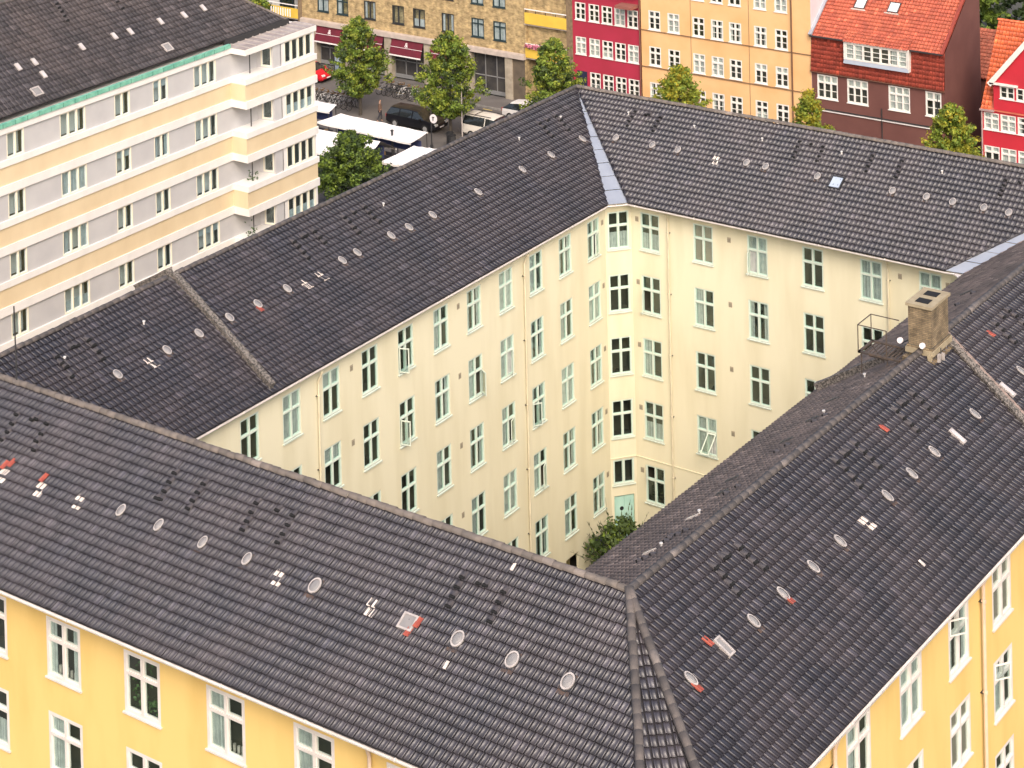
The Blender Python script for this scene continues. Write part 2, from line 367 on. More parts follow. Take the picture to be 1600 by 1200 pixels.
def ridge_caps(parent, name, A, B, m, r=.12, L=.36, single_max=0, back=None, lift=0.02):
    """overlapping half-round caps from A to B; big ones are objects, the rest one stuff mesh"""
    A = Vector(A); B = Vector(B); d = B-A; N = max(1,int(d.length/L)); step = d.length/N; d.normalize()
    x = d.cross(Vector((0,0,1))).normalized(); z = x.cross(d)
    b = MB(); n = 8
    for e,(rr,yy) in enumerate(((r*.86,0),(r,step*1.06))):
        pass
    k0 = 0; ring = []
    for rr, yy in ((r*.88,-.02),(r*1.0,step*1.0),(r*.86,step*1.0)):
        for i in range(n+1):
            t = math.pi*(-.08+1.16*i/n); b.v.append((rr*math.cos(t), yy, rr*math.sin(t)*.85))
    for q in range(2):
        for i in range(n): b.f.append((q*(n+1)+i+1, q*(n+1)+i, (q+1)*(n+1)+i, (q+1)*(n+1)+i+1)); b.m.append(b.mi(m))
    me = b.mesh(name, True)
    ms = []
    for i in range(N):
        p = A+d*(step*i)+Vector((random.gauss(0,.006),random.gauss(0,.006),lift+random.gauss(0,.005)))
        ms.append(Matrix(((x[0],d[0],z[0],p[0]),(x[1],d[1],z[1],p[1]),(x[2],d[2],z[2],p[2]),(0,0,0,1))))
    vis = []
    for i, mm in enumerate(ms):
        q = project(np.array(mm.translation)); vis.append((-30 < q[0] < 1630 and -30 < q[1] < 1230, q[2]))
    order = sorted([i for i in range(N) if vis[i][0]], key=lambda i: vis[i][1])[:single_max]
    for i in order: inst(name, me, parent, ms[i])
    rest = [i for i in range(N) if i not in order]
    if rest:
        V = np.array([v.co[:] for v in me.vertices]); F = np.array([list(p.vertices) for p in me.polygons]); PV = []; PF = []
        for q, i in enumerate(rest):
            A_ = np.array(ms[i]); PV.append(V@A_[:3,:3].T+A_[:3,3]); PF.append(F+q*len(V))
        o = inst(name, npmesh(name, np.concatenate(PV), np.concatenate(PF), [m], True), parent); o['kind'] = 'stuff'

# ================================================================== COURTYARD BLOCK
Z1 = 15.4456
BLK = empty('courtyard_block', (-44,68,0), 'four-winged courtyard block with dark tiled roofs, cream inner walls and yellow outer walls', 'apartment building')
ZR, ZE = 19.80, 16.65; DR = ZR-ZE
FL=(-58.9,50.15,ZR); FRc=(-31.3,49.87,ZR); BR=(-30.4,89.38,ZR); BL=(-58.75,89.62,ZR)
F_out = Slope(FL, FRc, (0,-1), 5.62, DR); R_out = Slope(FRc, BR, (1,0), 5.52, DR)
L_in = Slope((-58.8,50.15,ZR), BL, (1,0), 5.68, DR); B_in = Slope(BL, BR, (0,-1), 5.42, DR); R_in = Slope(FRc, BR, (-1,0), 5.05, DR)
# shared wtypes
W_IN = wtype('inner', 1.06, 1.80, 1.12, cas=.055, mul=.06, st=.032)
W_OUT = wtype('outer', 1.52, 1.90, 1.22, cas=.095, mul=.085, m1=PINKW, m2=WHITE, y0=.0, st=.04)
W_HALF = wtype('half', 1.06, 1.20)
zin = lambda r: Z1-3.0*(r-1)-(.06 if r == 5 else 0)-1.12     # bottom of inner windows
zout = lambda r: Z1-.20-3.0*(r-1)-1.22

# left inner wall: x = -53.455, along +Y
frL = Fr((-53.455,55.0), (-53.455,83.78))
Lc = [58.656,61.066,63.45,65.889,68.268,70.707,73.11,75.516,77.897,80.301,82.726]
wb = MB(); holes = []; wins = []
cur = {(0,1):None,(1,1):'full',(2,1):'top',(2,2):'top',(3,1):None,(4,1):None,(5,1):'left',(6,1):'sides',(7,1):'full',(8,1):'left',(9,1):'sides',(10,1):'sides',(4,2):None,(5,2):'sides',(6,2):'left',(7,2):'full',(8,2):'sides',(9,2):'left',(10,2):'full',
 (5,3):'left',(6,3):'sides',(7,3):'left',(8,3):'sides',(9,3):'full',(10,3):'sides',(4,3):None,(6,4):'left',(7,4):'sides',(8,4):'left',(9,4):'sides',(10,4):'sides',(8,5):'sides',(9,5):'left',(10,5):'sides',(7,4):'full'}
opn = {(4,1):(0,'l',70),(4,2):(0,'l',75),(6,2):(2,'r',60),(7,2):(2,'r',35),(8,2) if False else (7,3):(2,'r',15),(9,1) if False else (8,3):(0,'l',35),(8,4):(2,'r',20),(10,1):(2,'r',15)}
for c, Y in enumerate(Lc):
    for r in range(1, 6):
        # rows low behind the front wing are never in sight
        if (c == 0 and r > 2) or (c == 1 and r > 2) or (c < 4 and r > 3) or (c < 6 and r > 4): continue
        x = Y-55.0; holes.append(hole(x, zin(r), W_IN)); wins.append((x, zin(r), cur.get((c,r)), opn.get((c,r))))
holes += [(24.85-.05, 25.85, 0.02, 1.25)]      # cellar passage
holes += [(27.2, 28.3, .35, 1.2)]
wall(wb, frL, 0, frL.L, 0, 16.62, holes, CREAM, rev=.13)
inner_wall_L = wb.build('wall', BLK)
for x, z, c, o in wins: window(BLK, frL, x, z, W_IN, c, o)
d = MB(); d.box((24.8,.5,0.02),(25.85,.52,1.25),mat('ochre inner wall',(.30,.24,.10),.9)); d.build('cellar_passage', BLK, frL.M)
d = MB(); d.box((27.2,.08,.35),(28.3,.12,1.2),mat('blue cellar shutter',(.045,.05,.11),.6)); d.box((27.6,.05,.35),(27.8,.08,1.2),mat('pale shutter strip',(.3,.32,.42),.6)); d.build('cellar_shutter', BLK, frL.M)
# chamfered corner with door
frC = Fr((-53.455,83.78), (-52.617,84.76)); wb = MB(); xc = frC.L/2; ch = []
for r in range(1, 5): ch.append(hole(xc, zin(r), W_IN))
hz = (3.05, 4.25); ch.append((xc-.53, xc+.53, 3.08, 4.28)); ch.append((xc-.5, xc+.5, .05, 2.55))
wall(wb, frC, 0, frC.L, 0, 16.62, ch, CREAM, rev=.13); wb.build('wall', BLK)
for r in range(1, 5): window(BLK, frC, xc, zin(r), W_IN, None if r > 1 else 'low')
window(BLK, frC, xc, 3.08, W_HALF)
d = MB(); MTD = mat('mint door', (.36,.58,.50), .5, (.42,.64,.56), 2)
d.box((-.5,.10,0.05),(.5,.14,2.55),MTD); d.box((-.45,.07,.1),(-.02,.10,2.5),MTD); d.box((.02,.07,.1),(.45,.10,2.5),MTD); d.tube((-.12,.065,1.9),(-.12,.075,1.9),.10,BLACK,12)
d.build('door', BLK, frC.at(xc,0,0))
# back inner wall
frB = Fr((-52.617,84.76), (-36.465,84.76)); X0 = -52.617; Bc = [-51.594,-48.724,-45.885,-43.083,-40.226,-37.43]
wb = MB(); holes = []; wins = []
curB = {(0,1):'low',(1,1):'blind',(2,1):'full',(3,1):None,(4,1):'full',(5,1):'full',(0,2):None,(1,2):'left',(2,2):'sides',(3,2):None,(0,3):'left',(1,3):None,(2,3):None,(0,4):'low',(1,4):'full',(2,4):None,(4,2):None,(0,5):None}
opB = {(2,1):(0,'l',70),(0,2):(0,'l',65),(1,4):(2,'t',50),(0,5):(1,'l',60)}
for c, X in enumerate(Bc):
    for r in range(1, 6):
        if (c == 5 and r > 2) or (c >= 3 and r > 4): continue
        x = X-X0; holes.append(hole(x, zin(r), W_IN)); wins.append((x, zin(r), curB.get((c,r)), opB.get((c,r))))
wall(wb, frB, 0, frB.L, 0, 16.62, holes, CREAM, rev=.13); wb.build('wall', BLK)
lb = MB(); lb.box((0,-.035,4.34),(frB.L,0,4.38),CREAM); lb.build('ledge', BLK, frB.M); lb = MB(); lb.box((0,-.035,4.34),(frC.L,0,4.38),CREAM); lb.build('ledge', BLK, frC.M)
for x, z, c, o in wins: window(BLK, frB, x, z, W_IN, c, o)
frD = Fr((-36.465,84.76), (-35.4,83.75)); wb = MB(); wall(wb, frD, 0, frD.L, 0, 16.62, [], CREAM); wb.build('wall', BLK)
frI = Fr((-35.4,83.75), (-35.72,54.2)); wb = MB(); wall(wb, frI, 0, frI.L, 0, 16.62, [], CREAM); wb.build('wall', BLK)
frJ = Fr((-35.72,54.2), (-53.455,54.2)); wb = MB(); wall(wb, frJ, 0, frJ.L, 0, 16.62, [], CREAM); wb.build('wall', BLK)
# front outer wall (street side)
fa, fb = (-64.4,44.46+.0131*64.4), (-27.75,44.46+.0131*27.75); frF = Fr(fa, fb); k = frF.L/(fb[0]-fa[0])
wb = MB(); holes = []; wins = []
Fc = [-59.2,-55.84,-52.469,-49.103,-45.678,-42.251,-38.852,-35.45,-32.05]
curF = {(2,1):'left',(3,1):'sides',(4,1):None,(5,1):'left',(6,1):'left',(2,2):'low',(3,2):'left',(1,1):'sides'}
for c, X in enumerate(Fc):
    for r in range(1, 3):
        x = (X-fa[0])*k; holes.append(hole(x, zout(r), W_OUT)); wins.append((x, zout(r), curF.get((c,r))))
wall(wb, frF, 0, frF.L, 0, 16.62, holes, YELLOW, rev=.1); wb.build('wall', BLK)
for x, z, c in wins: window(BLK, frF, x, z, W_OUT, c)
b = MB(); rr = random.Random(8)
for q in range(170):
    c_ = Vector((rr.uniform(-.6,.6),rr.uniform(.16,.4),rr.uniform(.15,1.5) if rr.random() < .5 else rr.uniform(.1,.6))); a_ = Vector((rr.gauss(0,1),rr.gauss(0,1),rr.gauss(0,1))).normalized()*.07; d_ = a_.orthogonal().normalized()*.04
    if c_.x > .1 and c_.z > .5: continue
    b.poly([c_-a_,c_-d_,c_+a_,c_+d_],mat('house plant',(.06,.12,.03),.6,tone=.4))
o = b.build('window_plant', BLK, frF.at((Fc[4]-fa[0])*k,0,zout(1))); o['kind'] = 'stuff'
b = MB(); PT = mat('sill pots',(.45,.40,.36),.6,tone=.4)
for q in range(7): x_ = -.55+.17*q; b.tube((x_,.2,.1),(x_,.2,.1+rr.uniform(.10,.30)),.05,PT,7)
me_ = b.mesh('sill_pots'); 
for c_, r_ in ((3,1),(5,1),(2,2)): o = inst('sill_pots', me_, BLK, frF.at((Fc[c_]-fa[0])*k,0,zout(r_))); o['kind'] = 'stuff'
# right outer wall
ra = (-27.118+.0178*46.2, 46.2); rb = (-27.118+.0178*94.6, 94.6); frR = Fr(ra, rb); wb = MB(); holes = []; wins = []
Rc = [50.25,53.698,57.146,60.591,63.95,67.35,70.75,74.15,77.55,80.95,84.35,87.75,91.15]; curR = {(1,1):'left',(2,1):'full',(3,1):'sides',(4,1):'blind',(3,2):'blind',(4,2):'left',(4,3):None,(2,2):'left'}; opR = {(3,1):(1,'l',35),(4,2):(1,'l',35)}
for c, Y in enumerate(Rc):
    for r in range(1, 4):
        x = Y-46.2; holes.append(hole(x, zout(r), W_OUT)); wins.append((x, zout(r), curR.get((c,r)), opR.get((c,r))))
wall(wb, frR, 0, frR.L, 0, 16.62, holes, YELLOW, rev=.1); wb.build('wall', BLK)
for x, z, c, o in wins: window(BLK, frR, x, z, W_OUT, c, o)
frK = Fr(fb, ra); wb = MB(); wall(wb, frK, 0, frK.L, 0, 16.62, [], YELLOW); wb.build('wall', BLK)
for a, b in ((rb, (-64.3,94.6)), ((-64.3,94.6), fa)):
    f_ = Fr(a, b); wb = MB(); wall(wb, f_, 0, f_.L, 0, 16.62, [], YELLOW); wb.build('wall', BLK)

# roof slopes: underlay + tiles
ROOF = MB()
def quadslope(s, kl, kr, u0=0, u1=None, n=-.012):
    u1 = s.L if u1 is None else u1
    ROOF.poly([s.pt(u0,0,n), s.pt(u1,0,n), s.pt(u1+kr*s.run,s.V,n), s.pt(u0+kl*s.run,s.V,n)], UNDER if n < 0 else TILEB)
KF = (-1.0, .70); KR = (-.76, 1.0); KL = (.748, -1.085); KB = (1.18, -1.10); KI = (.84, -1.07)
quadslope(F_out,*KF); quadslope(R_out,*KR); quadslope(L_in,*KL); quadslope(B_in,*KB); quadslope(R_in,*KI)
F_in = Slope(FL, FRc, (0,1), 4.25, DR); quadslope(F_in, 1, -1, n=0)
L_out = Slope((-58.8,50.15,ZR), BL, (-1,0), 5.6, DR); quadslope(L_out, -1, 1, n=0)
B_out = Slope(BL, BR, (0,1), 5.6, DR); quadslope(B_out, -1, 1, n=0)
# facet at the outer corner
eF = F_out.pt(F_out.L+.70*F_out.run, F_out.V); eR = R_out.pt(-.76*R_out.run, R_out.V)
mid = (eF+eR)/2; fd = mid-np.array(FRc); 
K_f = Slope(np.array(FRc)-np.array([.0,.0,0]), np.array(FRc)+(eR-eF)*np.array([1,1,0])/np.linalg.norm((eR-eF)[:2]), fd[:2], np.linalg.norm(fd[:2]), FRc[2]-mid[2])
hw = np.linalg.norm(eR-eF)/2
ROOF.poly([FRc, eF, eR], UNDER)
roof = ROOF.build('roof', BLK)
slopes = [('F',F_out,KF,None,None),('R',R_out,KR,None,None),('L',L_in,KL,None,None),('B',B_in,KB,None,None),('I',R_in,KI,None,None)]
cands = []; laid = {}
for nm, s, (kl,kr), u0, u1 in slopes:
    T, g = lay(s, kl, kr); laid[nm] = [T, g]
    if nm in 'FR':
        c = s.A+T[:,:1]*s.u+(T[:,1:]+g/2)*s.d; q = project(c)
        h0 = T[:,1]*s.cos; h1 = (T[:,1]+g+.04)*s.cos
        ok = (q[:,0] > 4)&(q[:,0] < 1596)&(q[:,1] > 4)&(q[:,1] < 1192)&(T[:,0] > np.maximum(kl*h0,kl*h1)+.02)&(T[:,0]+TW+.03 < s.L+np.minimum(kr*h0,kr*h1))
        for i in np.where(ok)[0]: cands.append((q[i,2], nm, i))
cands.sort(); pick = {}
for d_, nm, i in cands[:300]: pick.setdefault(nm, set()).add(i)
tme = {}
for nm, s, (kl,kr), _, _ in slopes:
    T, g = laid[nm]; P = pick.get(nm, set()); keep = np.array([i not in P for i in range(len(T))])
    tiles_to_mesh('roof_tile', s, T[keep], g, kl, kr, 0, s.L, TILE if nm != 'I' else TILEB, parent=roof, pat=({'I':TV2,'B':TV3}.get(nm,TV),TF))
    if P:
        V = TV.copy(); V[:,1] *= g/GA
        # local axes x=u,y=d,z=n (may be mirrored) -> bake handedness
        x = s.u; y = -s.d; hand = np.cross(x,y)@s.n > 0
        VV = V*np.array([1 if hand else -1,-1,1]); F = TF if not hand else TF[:,::-1]
        me = npmesh('roof_tile', VV, F, [TILE])
        for i in sorted(P): inst('roof_tile', me, roof, s.M(T[i][0]+random.gauss(0,.003), T[i][1]+random.gauss(0,.006), random.gauss(0,.003)))
# corner facet tiles: triangle widening down the slope
T, g = lay(K_f, -hw/K_f.run, hw/K_f.run, u0=0, u1=0.0)
tiles_to_mesh('roof_tile', K_f, T, g, -hw/K_f.run, hw/K_f.run, 0, 0, TILE, parent=roof)
# ridges and hips
up = lambda p, n=.05: (p[0],p[1],p[2]+n)
ridge_caps(roof,'ridge_tile', up(FL), up(FRc), RIDGE, r=.13, single_max=75)
ridge_caps(roof,'ridge_tile', up(FRc), up((FRc[0]+.455,69.3,ZR)), RIDGE, r=.13, single_max=50)
ridge_caps(roof,'ridge_tile', (FRc[0]+.47,70.9,ZR+.05), up(BR), RIDGE, r=.13, single_max=30)
ridge_caps(roof,'ridge_tile', (-58.8,50.6,ZR+.05), up((-58.8,59.9,ZR)), RIDGE, r=.12, single_max=20)
ridge_caps(roof,'ridge_tile', (-58.8,60.5,ZR+.05), up(BL), RIDGE, r=.12, single_max=20)
ridge_caps(roof,'ridge_tile', up(BL), up(BR), RIDGE, r=.12, single_max=20)
ridge_caps(roof,'ridge_tile', tuple(eF+np.array([0,0,.06])), up(FRc,.10), RIDGE, r=.135, single_max=25, L=.40)
ridge_caps(roof,'ridge_tile', tuple(eR+np.array([0,0,.06])), up(FRc,.10), RIDGE, r=.135, single_max=25, L=.40)
# valley flashings (zinc), built a little below the tile tops
def valley(corner, p, q, side):
    b = MB(); c = Vector(corner); p = Vector(p); q = Vector(q); N = 9
    for i in range(N):
        t0 = i/N; t1 = (i+1)/N-.004
        a0 = c.lerp(p,t0); a1 = c.lerp(p,t1); b0 = c.lerp(q,t0); b1 = c.lerp(q,t1); z = Vector((0,0,.014+.004*(i%2)))
        b.poly([a0+z,a1+z,b1+z,b0+z], METAL)
    return b.build('valley_flashing', roof)
lv = L_in.pt(L_in.L+KL[1]*L_in.run, L_in.V); bv_ = B_in.pt(KB[0]*B_in.run, B_in.V); valley(BL, lv, bv_, 0)
bv2 = B_in.pt(B_in.L+KB[1]*B_in.run, B_in.V); iv = R_in.pt(R_in.L+KI[1]*R_in.run, R_in.V); valley(BR, bv2, iv, 0)
# gutters: half-round trough with a pale front, plus a thin fascia board
def gutter(p, q, m=WHITE, r=.06):
    b = MB(); p = Vector(p); q = Vector(q); d = (q-p).normalized(); x = d.cross(Vector((0,0,1))).normalized(); n = 6
    for rr, flip in ((r,0),(r*.82,1)):
        for i in range(n):
            t0 = -math.pi*i/n; t1 = -math.pi*(i+1)/n
            A_ = p+x*rr*math.cos(t0)+Vector((0,0,rr*math.sin(t0))); B_ = p+x*rr*math.cos(t1)+Vector((0,0,rr*math.sin(t1))); C_ = B_+(q-p); D_ = A_+(q-p)
            b.poly([A_,B_,C_,D_] if not flip else [D_,C_,B_,A_], m if not flip else PINKW)
    L = (q-p).length
    for i in range(int(L/3.2)+1):
        c = p+d*(.4+3.2*i)
        if (c-p).length < L: b.tube(c-d*.02-Vector((0,0,.012)), c+d*.02-Vector((0,0,.012)), r*1.0, PINKW, 10)
    return b.build('gutter', BLK)
gz = ZE-.05
def gpts(s, a, b_, off=.015): 
    P = np.array([s.d[0],s.d[1],0]); P /= np.linalg.norm(P)
    A_ = s.pt(a, s.V)+P*off; B_ = s.pt(b_, s.V)+P*off; A_[2] = gz; B_[2] = gz; return tuple(A_), tuple(B_)
gF = gpts(F_out, KF[0]*F_out.run, F_out.L+KF[1]*F_out.run); gutter(*gF)
gR = gpts(R_out, KR[0]*R_out.run, R_out.L+KR[1]*R_out.run); gutter(*gR)
gL = gpts(L_in, KL[0]*L_in.run, L_in.L+KL[1]*L_in.run, .0); gutter(*gL, m=PINKW, r=.05)
gB = gpts(B_in, KB[0]*B_in.run, B_in.L+KB[1]*B_in.run, .0); gutter(*gB, m=PINKW, r=.05)
gutter(gL[1], gB[0], m=PINKW, r=.05); gutter(gB[1], gpts(R_in, KI[0]*R_in.run, R_in.L+KI[1]*R_in.run, .0)[1], m=PINKW, r=.05)
gI = gpts(R_in, KI[0]*R_in.run, R_in.L+KI[1]*R_in.run, .0); gutter(*gI, m=PIPE, r=.03); gutter(gF[1], gR[0])
# soffit ring closing the gap between wall and eave
def soffit(fr, depth, m, z=16.50):
    b = MB(); b.box((-.05,-depth,z),(fr.L+.05,.25,z+.06),m); b.build('eave_board', BLK, fr.M)
soffit(frL,.30,PINKW,16.56); soffit(frB,.56,PINKW,16.56); soffit(frC,.30,PINKW,16.565); soffit(frF,.62,PINKW,16.54); soffit(frR,.42,PINKW,16.54); soffit(frI,.2,PINKW,16.54); soffit(frJ,.2,PINKW,16.54); soffit(frD,.2,PINKW,16.545); soffit(frK,.5,PINKW,16.545)
# downpipes
def downpipe(fr, x, z1, m, r=.045, col=None, off=.10):
    b = MB(); b.tube((x,-off,0.05),(x,-off,z1),r,m,8); b.tube((x,-off,z1-.02),(x,-.3,z1+.42),r,m,8)
    for i in range(6):
        z = z1-.6-2.9*i
        if z > 0: b.tube((x,-off,z),(x,-off,z+.07),r*1.5,m,8); b.box((x-.09,-off,z+.02),(x+.09,0,z+.04),DARKM)
    b.build('downpipe', BLK, fr.M)
downpipe(frL, 62.56-55, 16.0, PIPE); downpipe(frL, 76.85-55, 16.0, PIPE); downpipe(frB, -50.55-X0, 16.0, PIPE); downpipe(frB, -39.37-X0, 16.0, PIPE)
downpipe(frF, (-36.71-fa[0])*k, 16.0, PIPEP, .055, off=.14); downpipe(frR, 63.25-46.2-1.05, 16.0, PIPEP, .06, off=.14); downpipe(frR, 52.75-46.2-.75, 16.0, PIPEP, .06, off=.14)
# wall vents
VM = MB(); VM.box((-.09,-.012,-.12),(.09,.0,.12),mat('vent plate',(.34,.29,.21),.7)); VM.box((-.075,-.016,-.02),(.075,-.012,-.01),DARKM); VM.box((-.075,-.016,.03),(.075,-.012,.04),DARKM); VM.box((-.075,-.016,-.07),(.075,-.012,-.06),DARKM); vme = VM.mesh('wall_vent')
for Y in (64.71,71.95):
    for r in range(1,5): inst('wall_vent', vme, BLK, frL.at(Y-55,0,15.72-3*(r-1)))
for X, zz in ((-47.34,15.68),(-38.84,15.69),(-36.62,15.74)):
    for r in range(1,5): inst('wall_vent', vme, BLK, frB.at(X-X0,0,zz-3*(r-1)))
for r in range(1,6): inst('wall_vent', vme, BLK, frB.at(.32,0,15.75-3*(r-1))); inst('wall_vent', vme, BLK, frL.at(frL.L-.28,0,15.75-3*(r-1)))
# firewalls through the roof
def firewall(name, A, Bp, w, h, m, over=.0):
    b = MB(); A = Vector(A); Bp = Vector(Bp)
    d = (Bp-A).normalized(); x = d.cross(Vector((0,0,1))).normalized(); n = x.cross(d); n = n if n.z > 0 else -n
    N = int((Bp-A).length/.34)
    b.beam(A+n*(h/2-.08), Bp+n*(h/2-.08), w*.8, h+.16, m)
    for i in range(N):
        p = A+(Bp-A)*(i/N)+n*(h+.03+random.uniform(-.012,.012)); q = A+(Bp-A)*((i+.97)/N)+n*(h+.03+random.uniform(-.012,.012)); b.beam(p, q, w, .07, m)
    return b.build(name, roof)
firewall('fire_wall_coping', (-58.8,60.25,ZR), (-53.3,59.75,ZE+.13), .24, .20, STONE)
firewall('fire_wall_coping', (-58.8,60.25,ZR), (-60.6,60.2,ZR-1.0), .34, .30, STONE)
LEAD = mat('lead apron', (.05,.05,.055), .5, (.09,.085,.08), 3)
b = MB(); 
for sgn in (-.23,.23):
    b.beam((-58.8,60.25+sgn,ZR+.03),(-53.3,59.75+sgn,ZE+.06),.16,.03,LEAD)
b.build('lead_flashing', roof)
firewall('fire_wall_coping', (-30.85,70.7,ZR), (-25.4,69.0,ZE+.1), .27, .12, STONE)
b = MB(); b.beam((-30.85,71.05,ZR+.05),(-25.4,69.36,ZE+.13),.20,.05,mat('pink mortar',(.30,.22,.19),.9,(.18,.14,.12),8)); b.build('mortar_fillet', roof)
firewall('fire_wall_coping', (-31.0,70.2,ZR), (-35.6,70.2,ZE+.35), .3, .10, STONE)

# roof furniture -------------------------------------------------
exec_furn = None
